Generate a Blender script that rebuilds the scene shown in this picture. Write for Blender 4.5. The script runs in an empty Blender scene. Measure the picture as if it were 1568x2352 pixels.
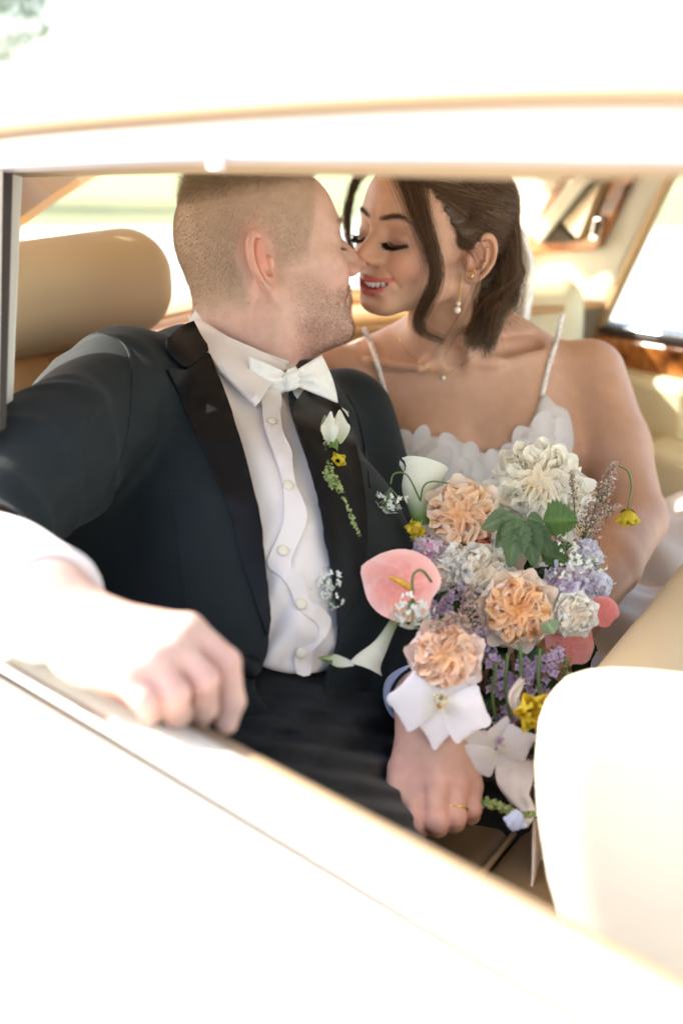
import bpy, bmesh, math, random
import numpy as np
from mathutils import Vector, Matrix, noise as mnoise
from mathutils.bvhtree import BVHTree
from mathutils.geometry import delaunay_2d_cdt
random.seed(3); rng = np.random.default_rng(5)
sc = bpy.context.scene
PITCH = math.radians(14.0)
CAMZ = 1.45
FPX = 2352 * 50 / 36.0
# ---------------------------------------------------------------- camera, light, exposure
cam = bpy.data.cameras.new('camera'); camo = bpy.data.objects.new('camera', cam)
sc.collection.objects.link(camo); sc.camera = camo
camo.location = (0, 0, CAMZ); camo.rotation_euler = (math.radians(90) - PITCH, 0, 0)
cam.sensor_fit = 'VERTICAL'; cam.sensor_height = 36; cam.sensor_width = 24; cam.lens = 50
cam.clip_start = 0.05; cam.clip_end = 600
cam.dof.use_dof = True; cam.dof.focus_distance = 1.45; cam.dof.aperture_fstop = 2.8
SUN_AZ = math.atan2(-0.98, 0.18)      # horizontal direction towards the sun: x = sin, y = cos
SUN_EL = math.radians(36)
wd = bpy.data.worlds.new('World'); sc.world = wd; wd.use_nodes = True
wn = wd.node_tree; bg = wn.nodes['Background']
sky = wn.nodes.new('ShaderNodeTexSky'); sky.sky_type = 'NISHITA'; sky.sun_disc = False
sky.sun_elevation = SUN_EL; sky.sun_rotation = SUN_AZ; sky.dust_density = 3.0; sky.ozone_density = 0.6
wn.links.new(sky.outputs[0], bg.inputs[0]); bg.inputs[1].default_value = 0.15
sun = bpy.data.lights.new('sun', 'SUN'); sun.energy = 3.0; sun.angle = math.radians(0.5); sun.color = (1, .96, .90)
suno = bpy.data.objects.new('sun', sun); sc.collection.objects.link(suno)
SUNV = Vector((math.sin(SUN_AZ) * math.cos(SUN_EL), math.cos(SUN_AZ) * math.cos(SUN_EL), math.sin(SUN_EL)))
suno.rotation_euler = SUNV.to_track_quat('Z', 'Y').to_euler()
suno.location = (-3, 2, 4)
vs = sc.view_settings
vs.view_transform = 'Standard'; vs.look = 'None'; vs.gamma = 1; vs.use_curve_mapping = False; vs.exposure = 2.25
sc.display_settings.display_device = 'sRGB'
sc.cycles.use_denoising = True
sc.cycles.max_bounces = 8; sc.cycles.diffuse_bounces = 5; sc.cycles.transparent_max_bounces = 12
sc.cycles.sample_clamp_indirect = 8.0
# ---------------------------------------------------------------- helpers
cR = np.array([1, 0, 0.]); cU = np.array([0, math.sin(PITCH), math.cos(PITCH)]); cF = np.array([0, math.cos(PITCH), -math.sin(PITCH)])
C0 = np.array([0, 0, CAMZ])
def P(u, v, d):
    """a point at depth d on the line of sight through (u, v) of the 1568 x 2352 photograph"""
    return C0 + cR * ((u - 784) / FPX * d) + cU * ((1176 - v) / FPX * d) + cF * d
def ray(u, v):
    k = cR * ((u - 784) / FPX) + cU * ((1176 - v) / FPX) + cF
    return k / np.linalg.norm(k)
def uvd(p):
    q = p - C0.astype(np.float32); d = q @ cF; return 784 + (q @ cR) / d * FPX, 1176 - (q @ cU) / d * FPX, d
def nrm(a):
    a = np.asarray(a, float); return a / np.linalg.norm(a)
def srgb(r, g, b):
    f = lambda c: c / 12.92 if c <= .04045 else ((c + .055) / 1.055) ** 2.4
    return (f(r / 255), f(g / 255), f(b / 255))
# signed distance pieces ------------------------------------------------
def ell(p, c, r, R=None):
    q = p - np.asarray(c, np.float32)
    if R is not None: q = q @ np.asarray(R, np.float32)
    r = np.asarray(r, np.float32)
    a = q / r; k0 = np.sqrt((a * a).sum(1)); b = a / r; k1 = np.sqrt((b * b).sum(1)) + 1e-9
    return k0 * (k0 - 1) / k1
def cap(p, a, b, ra, rb):
    a = np.asarray(a, np.float32); b = np.asarray(b, np.float32); ab = b - a
    t = np.clip(((p - a) @ ab) / (ab @ ab), 0, 1)
    return np.sqrt((((p - a) - t[:, None] * ab) ** 2).sum(1)) - (ra + (rb - ra) * t)
def smin(a, b, k):
    h = np.clip(.5 + .5 * (b - a) / k, 0, 1); return b * (1 - h) + a * h - k * h * (1 - h)
def smax(a, b, k): return -smin(-a, -b, k)
def chain(p, pts, rad, k=None):
    d = None
    for i in range(len(pts) - 1):
        e = cap(p, pts[i], pts[i + 1], rad[i], rad[i + 1])
        d = e if d is None else (np.minimum(d, e) if not k else smin(d, e, k))
    return d
def rbox(p, c, half, r, R=None):
    q = p - np.asarray(c, np.float32)
    if R is not None: q = q @ np.asarray(R, np.float32)
    q = np.abs(q) - (np.asarray(half, np.float32) - r)
    return np.sqrt((np.maximum(q, 0) ** 2).sum(1)) + np.minimum(q.max(1), 0) - r
def mesh_sdf(f, lo, hi, h, newton=True, B=8):
    """surface nets over blocks near the surface"""
    lo = np.asarray(lo, float); hi = np.asarray(hi, float)
    nb = np.ceil((hi - lo) / (h * B)).astype(int) + 1
    n = nb * B
    gi = np.stack(np.meshgrid(*[np.arange(k) for k in nb], indexing='ij'), -1).reshape(-1, 3)
    cen = (lo + (gi * B + (B - 1) / 2) * h).astype(np.float32)
    dc = f(cen)
    V = np.repeat(np.repeat(np.repeat(dc.reshape(nb).astype(np.float32), B, 0), B, 1), B, 2)
    act = gi[np.abs(dc) < h * B * 1.35 + 2 * h]
    off = np.stack(np.meshgrid(*[np.arange(B)] * 3, indexing='ij'), -1).reshape(-1, 3)
    for s in range(0, len(act), 160):
        idx = (act[s:s + 160, None, :] * B + off[None]).reshape(-1, 3)
        V[idx[:, 0], idx[:, 1], idx[:, 2]] = f((lo + idx * h).astype(np.float32))
    S = V < 0
    cnt = np.zeros(tuple(n - 1), np.uint8)
    for dx in (0, 1):
        for dy in (0, 1):
            for dz in (0, 1):
                cnt += S[dx:n[0] - 1 + dx, dy:n[1] - 1 + dy, dz:n[2] - 1 + dz]
    ci = np.argwhere((cnt > 0) & (cnt < 8))
    vid = np.full(tuple(n - 1), -1, np.int32); vid[ci[:, 0], ci[:, 1], ci[:, 2]] = np.arange(len(ci))
    acc = np.zeros((len(ci), 3)); num = np.zeros(len(ci))
    for ax in range(3):
        o1, o2 = [a for a in range(3) if a != ax]
        for i in (0, 1):
            for j in (0, 1):
                a = ci.copy(); a[:, o1] += i; a[:, o2] += j
                b = a.copy(); b[:, ax] += 1
                va = V[a[:, 0], a[:, 1], a[:, 2]]; vb = V[b[:, 0], b[:, 1], b[:, 2]]
                m = (va < 0) != (vb < 0)
                t = np.where(m, va / np.where(m, va - vb, 1), 0)
                pt = a.astype(float); pt[:, ax] += t
                acc[m] += pt[m]; num[m] += 1
    vt = lo + acc / num[:, None] * h
    faces = []
    for ax in range(3):
        o1, o2 = [(1, 2), (2, 0), (0, 1)][ax]
        sl = [slice(1, n[k] - 1) for k in range(3)]
        sl[ax] = slice(0, n[ax] - 1); sh = list(sl); sh[ax] = slice(1, n[ax])
        A = S[tuple(sl)]; Bq = S[tuple(sh)]
        e = np.argwhere(A != Bq); base = e.copy()
        for k in range(3):
            if k != ax: base[:, k] += 1
        inside = A[e[:, 0], e[:, 1], e[:, 2]]
        q = []
        for (i, j) in ((-1, -1), (0, -1), (0, 0), (-1, 0)):
            c = base.copy(); c[:, o1] += i; c[:, o2] += j
            q.append(vid[c[:, 0], c[:, 1], c[:, 2]])
        q = np.stack(q, 1); q[~inside] = q[~inside][:, ::-1]
        faces.append(q[(q >= 0).all(1)])
    faces = np.concatenate(faces)
    if newton:
        for s in range(0, len(vt), 60000):
            p = vt[s:s + 60000].astype(np.float32); e = h * .5
            g = np.zeros_like(p)
            for k in ((1, 1, 1), (1, -1, -1), (-1, 1, -1), (-1, -1, 1)):
                kk = np.array(k, np.float32); g += kk * f(p + kk * e)[:, None]
            g /= 4 * e; f0 = f(p)
            gn = (g * g).sum(1) + 1e-6
            stp = g * (f0 / gn)[:, None]; L = np.sqrt((stp ** 2).sum(1)); sc_ = np.minimum(1, h * .7 / (L + 1e-9))
            vt[s:s + 60000] = p - stp * sc_[:, None]
    return vt, faces
def polysd(px, py, poly):
    """signed distance to a 2-D polygon"""
    d = np.full(len(px), 1e9); ins = np.zeros(len(px), bool); n = len(poly)
    for i in range(n):
        x1, y1 = poly[i]; x2, y2 = poly[(i + 1) % n]; ex, ey = x2 - x1, y2 - y1
        t = np.clip(((px - x1) * ex + (py - y1) * ey) / (ex * ex + ey * ey + 1e-12), 0, 1)
        d = np.minimum(d, (px - x1 - t * ex) ** 2 + (py - y1 - t * ey) ** 2)
        ins ^= ((y1 > py) != (y2 > py)) & (px < ex * (py - y1) / (ey + 1e-12) + x1)
    return np.where(ins, -1, 1) * np.sqrt(d)
# objects ---------------------------------------------------------------
MAT = {}
def link(o, parent=None):
    sc.collection.objects.link(o)
    if parent is not None:
        o.parent = parent; o.matrix_parent_inverse = parent.matrix_basis.inverted()
    return o
def mk(name, v, f, mat, parent=None, smooth=True, col=None):
    me = bpy.data.meshes.new(name)
    v = np.asarray(v, np.float32)
    if isinstance(f, np.ndarray) and f.ndim == 2:
        k = f.shape[1]; me.vertices.add(len(v)); me.vertices.foreach_set('co', v.ravel())
        me.loops.add(f.size); me.loops.foreach_set('vertex_index', f.astype(np.int32).ravel())
        me.polygons.add(len(f)); me.polygons.foreach_set('loop_start', (np.arange(len(f)) * k).astype(np.int32))
        me.update(calc_edges=True)
    else:
        me.from_pydata([tuple(map(float, a)) for a in v], [], [tuple(map(int, a)) for a in f]); me.update()
    if smooth: me.polygons.foreach_set('use_smooth', np.ones(len(me.polygons), bool))
    if col is not None:
        a = me.color_attributes.new('Col', 'FLOAT_COLOR', 'POINT')
        c = np.ones((len(v), 4), np.float32); c[:, :3] = col; a.data.foreach_set('color', c.ravel())
    me.materials.append(mat)
    return link(bpy.data.objects.new(name, me), parent)
def tag(o, label=None, cat=None, group=None, kind=None):
    if label: o['label'] = label
    if cat: o['category'] = cat
    if group: o['group'] = group
    if kind: o['kind'] = kind
    return o
def empty(name, loc, label=None, cat=None, group=None):
    o = bpy.data.objects.new(name, None); sc.collection.objects.link(o)
    o.location = tuple(map(float, loc)); o.empty_display_size = .02
    return tag(o, label, cat, group)
def merge(lst):
    V = []; Fc = []; n = 0
    for v, f in lst:
        V.append(np.asarray(v, float)); Fc += [tuple(int(i) + n for i in a) for a in f]; n += len(v)
    return np.concatenate(V), Fc
def catmull(pts, n):
    pts = np.asarray(pts, float)
    a = np.vstack([2 * pts[0] - pts[1], pts, 2 * pts[-1] - pts[-2]])
    out = []
    m = len(pts) - 1
    for t in np.linspace(0, m, n):
        i = min(int(t), m - 1); x = t - i
        p0, p1, p2, p3 = a[i:i + 4]
        out.append(.5 * (2 * p1 + (p2 - p0) * x + (2 * p0 - 5 * p1 + 4 * p2 - p3) * x * x + (3 * p1 - p0 - 3 * p2 + p3) * x ** 3))
    return np.array(out)
def tube(pts, rad, seg=8, caps=True, squash=None):
    """swept round bar; rad scalar or list; squash=(normal vector, factor) flattens it"""
    pts = np.asarray(pts, float); n = len(pts)
    rad = np.full(n, rad, float) if np.isscalar(rad) else np.interp(np.linspace(0, 1, n), np.linspace(0, 1, len(rad)), rad)
    T = np.gradient(pts, axis=0); T /= np.linalg.norm(T, axis=1)[:, None] + 1e-12
    ref = np.array([0, 0, 1.]) if abs(T[0][2]) < .9 else np.array([1., 0, 0])
    if squash is not None: ref = np.asarray(squash[0], float)
    V = []; x = nrm(ref - T[0] * (ref @ T[0]))
    for i in range(n):
        if squash is not None: x = ref - T[i] * (ref @ T[i]); x = x / (np.linalg.norm(x) + 1e-9)
        else: x = nrm(x - T[i] * (x @ T[i]))
        y = np.cross(T[i], x); s = squash[1] if squash is not None else 1
        for k in range(seg):
            a = 2 * math.pi * k / seg
            V.append(pts[i] + rad[i] * (math.cos(a) * x * s + math.sin(a) * y))
    Fc = [(i * seg + k, i * seg + (k + 1) % seg, (i + 1) * seg + (k + 1) % seg, (i + 1) * seg + k) for i in range(n - 1) for k in range(seg)]
    if caps:
        Fc.append(tuple(range(seg))[::-1]); Fc.append(tuple((n - 1) * seg + k for k in range(seg)))
    return np.array(V), Fc
def ball(c, r, seg=10, rings=6, R=None):
    r = np.array([r] * 3 if np.isscalar(r) else r, float); V = []
    for i in range(rings + 1):
        th = math.pi * i / rings
        for k in range(seg):
            a = 2 * math.pi * k / seg
            V.append((math.sin(th) * math.cos(a), math.sin(th) * math.sin(a), math.cos(th)))
    V = np.array(V) * r
    if R is not None: V = V @ np.asarray(R).T
    Fc = [(i * seg + k, i * seg + (k + 1) % seg, (i + 1) * seg + (k + 1) % seg, (i + 1) * seg + k) for i in range(rings) for k in range(seg)]
    return V + np.asarray(c), [f[::-1] for f in Fc]
def bvh_of(*objs):
    V = []; Fc = []; n = 0
    for o in objs:
        me = o.data
        V += [v.co.copy() for v in me.vertices]; Fc += [tuple(i + n for i in p.vertices) for p in me.polygons]; n = len(V)
    return BVHTree.FromPolygons(V, Fc)
def smooth_outline(pts, step=7, closed=True):
    pts = np.asarray(pts, float); out = []
    m = len(pts); K = m if closed else m - 1
    for i in range(K):
        p0, p1, p2, p3 = pts[(i - 1) % m], pts[i], pts[(i + 1) % m], pts[(i + 2) % m]
        if not closed:
            if i == 0: p0 = 2 * p1 - p2
            if i == m - 2: p3 = 2 * p2 - p1
        k = max(1, int(np.linalg.norm(p2 - p1) / step))
        for j in range(k):
            x = j / k
            out.append(.5 * (2 * p1 + (p2 - p0) * x + (2 * p0 - 5 * p1 + 4 * p2 - p3) * x * x + (3 * p1 - p0 - 3 * p2 + p3) * x ** 3))
    return np.array(out)
def patch(outline, bvh, thick=.002, off=.0015, res=10, disp=None, smooth=True, dflt=1.5, relax=4):
    """cloth piece with an outline given as sight lines, laid on the surface behind it and given thickness"""
    o = smooth_outline(outline, res) if smooth else np.asarray(outline, float)
    if not smooth:
        q = []
        for i in range(len(o)):
            a = o[i]; b = o[(i + 1) % len(o)]; k = max(1, int(np.linalg.norm(b - a) / res))
            q += [a + (b - a) * j / k for j in range(k)]
        o = np.array(q)
    lo = o.min(0); hi = o.max(0)
    gx, gy = np.meshgrid(np.arange(lo[0], hi[0], res), np.arange(lo[1], hi[1], res * .87))
    gx = gx + (np.arange(gx.shape[0])[:, None] % 2) * res / 2
    g = np.stack([gx.ravel(), gy.ravel()], 1)
    x, y = g[:, 0], g[:, 1]; ins = np.zeros(len(g), bool); j = len(o) - 1; md = np.full(len(g), 1e9)
    for i in range(len(o)):
        xi, yi = o[i]; xj, yj = o[j]
        c = ((yi > y) != (yj > y)) & (x < (xj - xi) * (y - yi) / ((yj - yi) + 1e-12) + xi); ins ^= c
        md = np.minimum(md, (x - xi) ** 2 + (y - yi) ** 2); j = i
    g = g[ins & (md > (res * .55) ** 2)]
    allp = np.vstack([o, g]); n = len(o)
    r = delaunay_2d_cdt([Vector(a) for a in allp], [], [list(range(n))], 1, 1e-4)
    pv = np.array([tuple(a) for a in r[0]]); fc = [tuple(f) for f in r[2]]
    F3 = []; nn = []
    camv = Vector(C0)
    D = np.full(len(pv), np.nan); N = np.zeros((len(pv), 3))
    for i, (u, v) in enumerate(pv):
        h = bvh.ray_cast(camv, Vector(ray(u, v)))
        if h[0] is not None: D[i] = (Vector(h[0]) - camv).length; N[i] = h[1]
    bad = np.isnan(D)
    if bad.all(): D[:] = dflt
    elif bad.any():
        gi = np.where(~bad)[0]
        for i in np.where(bad)[0]:
            k = gi[np.argmin(((pv[gi] - pv[i]) ** 2).sum(1))]; D[i] = D[k]; N[i] = N[k]
    nb0 = [[] for _ in pv]
    for f in fc:
        for a in range(len(f)): nb0[f[a]] += [f[a - 1], f[(a + 1) % len(f)]]
    D = np.array([min(D[i], D[nb0[i]].min()) if nb0[i] and D[i] - D[nb0[i]].min() > .004 else D[i] for i in range(len(pv))])
    for _ in range(relax):
        D2 = np.array([.5 * D[i] + .5 * D[nb0[i]].mean() if nb0[i] else D[i] for i in range(len(pv))]); D = np.minimum(D2, D + .0006)
    V = np.array([C0 + ray(u, v) * d for (u, v), d in zip(pv, D)])
    # smooth the normals a little through the mesh
    nb = [[] for _ in pv]
    for f in fc:
        for a in range(len(f)): nb[f[a]] += [f[a - 1], f[(a + 1) % len(f)]]
    for _ in range(3):
        N = np.array([N[i] + (N[nb[i]].mean(0) if nb[i] else 0) for i in range(len(pv))]); N /= np.linalg.norm(N, axis=1)[:, None] + 1e-9
    tocam = C0 - V; tocam /= np.linalg.norm(tocam, axis=1)[:, None]
    N = np.where(((N * tocam).sum(1) < 0)[:, None], -N, N)
    dd = np.array([disp(u, v) for u, v in pv]) if disp else np.zeros(len(pv))
    top = V + N * (off + thick + dd)[:, None] if disp else V + N * (off + thick)
    bot = V + N * off
    # outline edges
    from collections import Counter
    ed = Counter()
    for f in fc:
        for a in range(len(f)): ed[(f[a], f[(a + 1) % len(f)])] += 1
    m = len(pv); faces = []
    for f in fc:
        a, b, c = top[f[0]], top[f[1]], top[f[2]]
        nf = np.cross(b - a, c - a); flip = nf @ (C0 - a) < 0
        g_ = f[::-1] if flip else f
        faces.append(g_); faces.append(tuple(i + m for i in g_[::-1]))
    rim = {}; extra = []
    def rv(i):
        if i not in rim: rim[i] = 2 * m + len(extra); extra.append((top if i < m else bot)[i % m])
        return rim[i]
    for (a, b), k in ed.items():
        if (b, a) not in ed: faces.append((rv(a), rv(b), rv(b + m), rv(a + m)))
    return np.vstack([top, bot, np.array(extra)]), faces
def sheet(grid, thick=0.0):
    """grid[i][j] of points -> quads (optionally given thickness along its normals)"""
    G = np.asarray(grid, float); n, m = G.shape[:2]
    du = np.gradient(G, axis=0); dv = np.gradient(G, axis=1)
    N = np.cross(du, dv); N /= np.linalg.norm(N, axis=2)[..., None] + 1e-12
    V = G.reshape(-1, 3); q = [(i * m + j, (i + 1) * m + j, (i + 1) * m + j + 1, i * m + j + 1) for i in range(n - 1) for j in range(m - 1)]
    if not thick: return V, q
    W = (G - N * thick).reshape(-1, 3); k = n * m
    f = q + [tuple(a + k for a in t[::-1]) for t in q]
    rim = [(i, 0) for i in range(n)] + [(n - 1, j) for j in range(1, m)] + [(i, m - 1) for i in range(n - 2, -1, -1)] + [(0, j) for j in range(m - 2, 0, -1)]
    ids = [i * m + j for i, j in rim]
    for a, b in zip(ids, ids[1:] + ids[:1]): f.append((b, a, a + k, b + k))
    return np.vstack([V, W]), f
def hairs(name, roots, strands, radius, mat, parent=None, tip=.3, root=1.0):
    """strands: array (n, k, 3) of world points"""
    n, k = strands.shape[:2]
    hc = bpy.data.hair_curves.new(name); hc.add_curves([k] * n)
    hc.attributes['position'].data.foreach_set('vector', strands.astype(np.float32).ravel())
    ra = hc.attributes.get('radius') or hc.attributes.new('radius', 'FLOAT', 'POINT')
    rr = np.broadcast_to(np.asarray(radius, np.float32).reshape(-1, 1), (n, 1)) * (np.linspace(1, tip, k) * np.clip(root + np.linspace(0, 1, k) * 5, 0, 1))[None]
    ra.data.foreach_set('value', rr.astype(np.float32).ravel())
    hc.materials.append(mat)
    return link(bpy.data.objects.new(name, hc), parent)
# materials -------------------------------------------------------------
def pmat(name, color, rough=.5, spec=.5, metal=0, sss=0, sheen=0, coat=0, noise=None, bump=None, attr=False, trans=0, wave=None):
    m = bpy.data.materials.new(name); m.use_nodes = True; nt = m.node_tree; N = nt.nodes; L = nt.links
    b = N['Principled BSDF']
    b.inputs['Base Color'].default_value = (*color, 1); b.inputs['Roughness'].default_value = rough
    b.inputs['Specular IOR Level'].default_value = spec; b.inputs['Metallic'].default_value = metal
    if sss:
        b.inputs['Subsurface Weight'].default_value = sss; b.inputs['Subsurface Radius'].default_value = (1, .35, .2); b.inputs['Subsurface Scale'].default_value = .006
    if sheen: b.inputs['Sheen Weight'].default_value = sheen; b.inputs['Sheen Roughness'].default_value = .4
    if coat: b.inputs['Coat Weight'].default_value = coat; b.inputs['Coat Roughness'].default_value = .08
    if trans: b.inputs['Transmission Weight'].default_value = trans
    src = None
    if attr:
        a = N.new('ShaderNodeVertexColor'); a.layer_name = 'Col'; src = a.outputs[0]
    tc = N.new('ShaderNodeTexCoord')
    if noise:                                     # (scale, amount[, detail])
        t = N.new('ShaderNodeTexNoise'); t.inputs['Scale'].default_value = noise[0]; t.inputs['Detail'].default_value = noise[2] if len(noise) > 2 else 4
        L.new(tc.outputs['Object'], t.inputs['Vector'])
        mp = N.new('ShaderNodeMapRange'); mp.inputs['From Min'].default_value = .25; mp.inputs['From Max'].default_value = .75
        mp.inputs['To Min'].default_value = 1 - noise[1]; mp.inputs['To Max'].default_value = 1 + noise[1]; L.new(t.outputs['Fac'], mp.inputs['Value'])
        mx = N.new('ShaderNodeMix'); mx.data_type = 'RGBA'; mx.blend_type = 'MULTIPLY'; mx.inputs['Factor'].default_value = 1
        if src: L.new(src, mx.inputs[6])
        else: mx.inputs[6].default_value = (*color, 1)
        L.new(mp.outputs[0], mx.inputs[7]); src = mx.outputs[2]
    if src: L.new(src, b.inputs['Base Color'])
    if bump:                                      # (scale, distance[, strength])
        t = N.new('ShaderNodeTexNoise'); t.inputs['Scale'].default_value = bump[0]; t.inputs['Detail'].default_value = 3
        L.new(tc.outputs['Object'], t.inputs['Vector'])
        bp = N.new('ShaderNodeBump'); bp.inputs['Distance'].default_value = bump[1]; bp.inputs['Strength'].default_value = bump[2] if len(bump) > 2 else 1
        L.new(t.outputs['Fac'], bp.inputs['Height']); L.new(bp.outputs[0], b.inputs['Normal'])
    MAT[name] = m
    return m
# ---------------------------------------------------------------- heads
def frame(fwd, up):
    f = nrm(fwd); x = nrm(np.cross(f, up)); z = np.cross(x, f)
    return np.stack([x, f, z], 1)          # columns: subject's right, forward, up
def ear_sdf(p, side, c, tilt=14, flare=24, es=1.0):
    """p in head millimetres; side +1/-1 for the +x / -x ear"""
    q = (p - np.array([side * c[0], c[1], c[2]], np.float32)).copy(); q[:, 0] *= side; q /= es
    fl = math.radians(flare); ti = math.radians(tilt)
    out = np.array([math.cos(fl), math.sin(fl), 0]); fw = np.array([-math.sin(fl), math.cos(fl), 0]); up = np.array([0, 0, 1.])
    fw2 = fw * math.cos(ti) + up * math.sin(ti); up2 = up * math.cos(ti) - fw * math.sin(ti)
    a = q @ fw2.astype(np.float32); b = q @ up2.astype(np.float32); cc = q @ out.astype(np.float32)
    # origin = front edge of the ear at the canal; disc centre lies behind it
    A = a + 13; Bz = b - 5
    w = 15 - 3.2 * np.clip(-Bz / 28, 0, 1.2)
    e = np.sqrt((A / w) ** 2 + (Bz / 27) ** 2) + 1e-6
    lift = 6.5 - .02 * (a + 2) * 8
    cz = cc - lift
    # plate
    ring = np.sqrt(((e - 1) * 17) ** 2 + (cz) ** 2) - 2.9
    front = smax(ring, (A - 9 + np.clip(-(Bz - 16), 0, 4)), 3)          # helix opens towards the face
    plate = smax((e - 1) * 14, np.abs(cc - lift + 5.5) - 2.0, 2)
    d = smin(front, plate, 3)
    anti = chain(np.stack([A, Bz, cz], 1), [(3, 17, -2), (-5, 9, -1.5), (-7, -3, -1), (-3, -14, -1.2), (4, -18, -1.5)], [2.2, 2.8, 3, 3, 3.2])
    d = smin(d, anti, 3)
    Q = np.stack([A, Bz, cz], 1)
    d = smin(d, ell(Q, (3, -25, -2.5), (8.5, 10, 4)), 4)                # lobe
    d = smax(d, -ell(Q, (4, -4.5, -1), (8.5, 11, 9)), 2)              # concha
    d = smin(d, ell(Q, (13, -5, -1.5), (4.2, 6.2, 3.6)), 3)             # tragus
    d = smin(d, ell(Q, (8, -15, -3.5), (5, 4, 3.5)), 3)
    root = ell(Q, (6, 0, -9), (11, 24, 6.5))                            # joins the head
    d = smin(d, root, 2.5)
    return d * es
def head_sdf(p, k):
    """p: head millimetres (x right, y forward, z up, origin between the ear canals); k: dict of shape numbers"""
    g = k.get
    lf = g('lowf', 1.0)
    p0 = p; p = p.copy(); p[:, 2] = np.where(p[:, 2] < -8, -8 + (p[:, 2] + 8) / lf, p[:, 2])
    q = p.copy(); q[:, 0] = np.abs(q[:, 0])
    jw = g('jaw', 1.0)
    d = ell(q, (0, -6, 48), (73 * g('wide', 1), g('back', 96), g('top', 80)))
    d = smin(d, ell(q, (0, -28, 24), (60, g('back', 96) - 34, 58)), 20)
    d = smin(d, ell(q, (0, 38, 48), (59, 52, 52)), 25)
    d = smin(d, ell(q, (0, 28, -2), (62 * jw, 56, 62)), 25)
    d = smin(d, ell(q, (0, 30, -42), (54 * jw, 54, 42)), 22)
    d = smin(d, cap(q, (47 * jw, 14, -42), (20 * jw, 72, -72), 15, 13), 22)
    d = smin(d, ell(q, (0, 76 + g('chiny', 0), -76 + g('chinz', 0)), (20, 15, 15)), 18)
    d = smin(d, ell(q, (44, 50, 2), (19, 24, 15)), 22)
    ck = g('cheek', 0)
    d = smin(d, ell(q, (31, 68, -17), (20 + ck, 16 + ck, 18 + ck)), 22)
    ez = g('ez', 0)
    d = smin(d, cap(q, (9, 86 + g('brow', 0), 38 + ez * .6), (40, 70, 39 + ez * .6), 7.5, 7), 16)
    d = smax(d, -ell(q, (30, 104, 24 + ez), (19, 17, 11.5)), 12)
    # closed lids
    ey = g('ey', 0)
    lid = ell(q, (30, 75 + ey, 20 + ez), (16.5, 13, 12.5))
    d = smin(d, lid, 7)
    d = smax(d, -chain(q, [(21, 89 + ey, 12.5 + ez), (25, 89.5 + ey, 11.5 + ez), (31, 89 + ey, 10 + ez), (38, 86 + ey, 11 + ez), (43, 82 + ey, 12.5 + ez)], [.2, .6, .7, .5, .1]), 3.0)  # lid line
    d = smax(d, -chain(q, [(18, 90, 27 + ez), (30, 90, 30 + ez), (42, 82, 28 + ez)], [.5, .7, .5]), 4.0)       # lid crease
    # mouth barrel
    d = smin(d, ell(q, (0, 68, -43), (34, 27, 26)), 16)
    if g('under', 0): d = smin(d, ell(q, (0, 30, -82), (42, 42, 22)), 20)
    # nose
    ns = g('nose', 1.0)
    d = smin(d, cap(q, (0, 85, 28), (0, 101, 0), 6, 8.0), 13)
    d = smin(d, cap(q, (6, 86, 10), (10, 89, -9), 6.5, 7), 9)
    nt = g('tip', (0, 113, -11))
    d = smin(d, cap(q, (0, 98, 6), nt, 7, 8.2 * ns), 9)
    d = smin(d, ell(q, (0, nt[1] - .5, nt[2]), (9 * ns, 8, 7.6)), 5)
    d = smin(d, ell(q, (10.5 * ns, 101, nt[2] - 5), (6.6, 9, 6.6)), 8)
    if g('alar', 1): d = smax(d, -cap(q, (18.5 * ns, 93, nt[2] + 1), (19 * ns, 91, nt[2] - 10), .3, .8), 6)       # alar groove
    d = smax(d, -ell(q, (6.2, 105, nt[2] - 11), (3.0, 5.5, 3.8)), 2.5)          # nostril
    # smile folds
    fo = g('fold', 1.2)
    d = smax(d, -chain(q, [(18, 97, -20), (28, 88, -31), (35, 78, -46)], [fo * .6, fo, fo * .7]), 7)
    # mouth, bent up at its corners
    sm = g('smile', 6); mw = g('mw', 27)
    w = p.copy(); w[:, 0] = q[:, 0]; w[:, 2] -= sm * (q[:, 0] / 27) ** 2; w[:, 1] += .0205 * q[:, 0] ** 2 - g('my', 0)
    op = g('open', 4.5)
    up = chain(w, [(0, 97.8, -42 + g('lz', 0)), (4, 98.3, -41.5 + g('lz', 0)), (mw, 98, -46 + g('lz', 0))], [4.0, 4.3, 1.2])
    lowz = -49.5 - op * 1.3 + g('lz', 0)
    lo = chain(w, [(0, 96.5 + g('lipy', 0), lowz - 2.5), (mw * .6, 96.5, lowz + 0), (mw, 95.5, -47.5 + g('lz', 0))], [4.8, 4.3, 1.2])
    lips = np.minimum(up, lo)
    d = smin(d, up, 5); d = smin(d, lo, 5)
    cav = ell(w, (0, 94, -47.8 - op * .45 + g('lz', 0)), (mw - 8, 17, max(.8, op)))
    d = smax(d, -cav, 1.5)
    d = smax(d, -ell(q, (0, 94, -67), (17, 4.2, 4)), 7)                  # fold above the chin
    for s in (1, -1):
        d = smin(d, ear_sdf(p0, s, g('ear', (72, -2, 0)), g('etilt', 14), g('eflare', 24), g('esc', 1.0)), 3.5)
    return d
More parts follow.
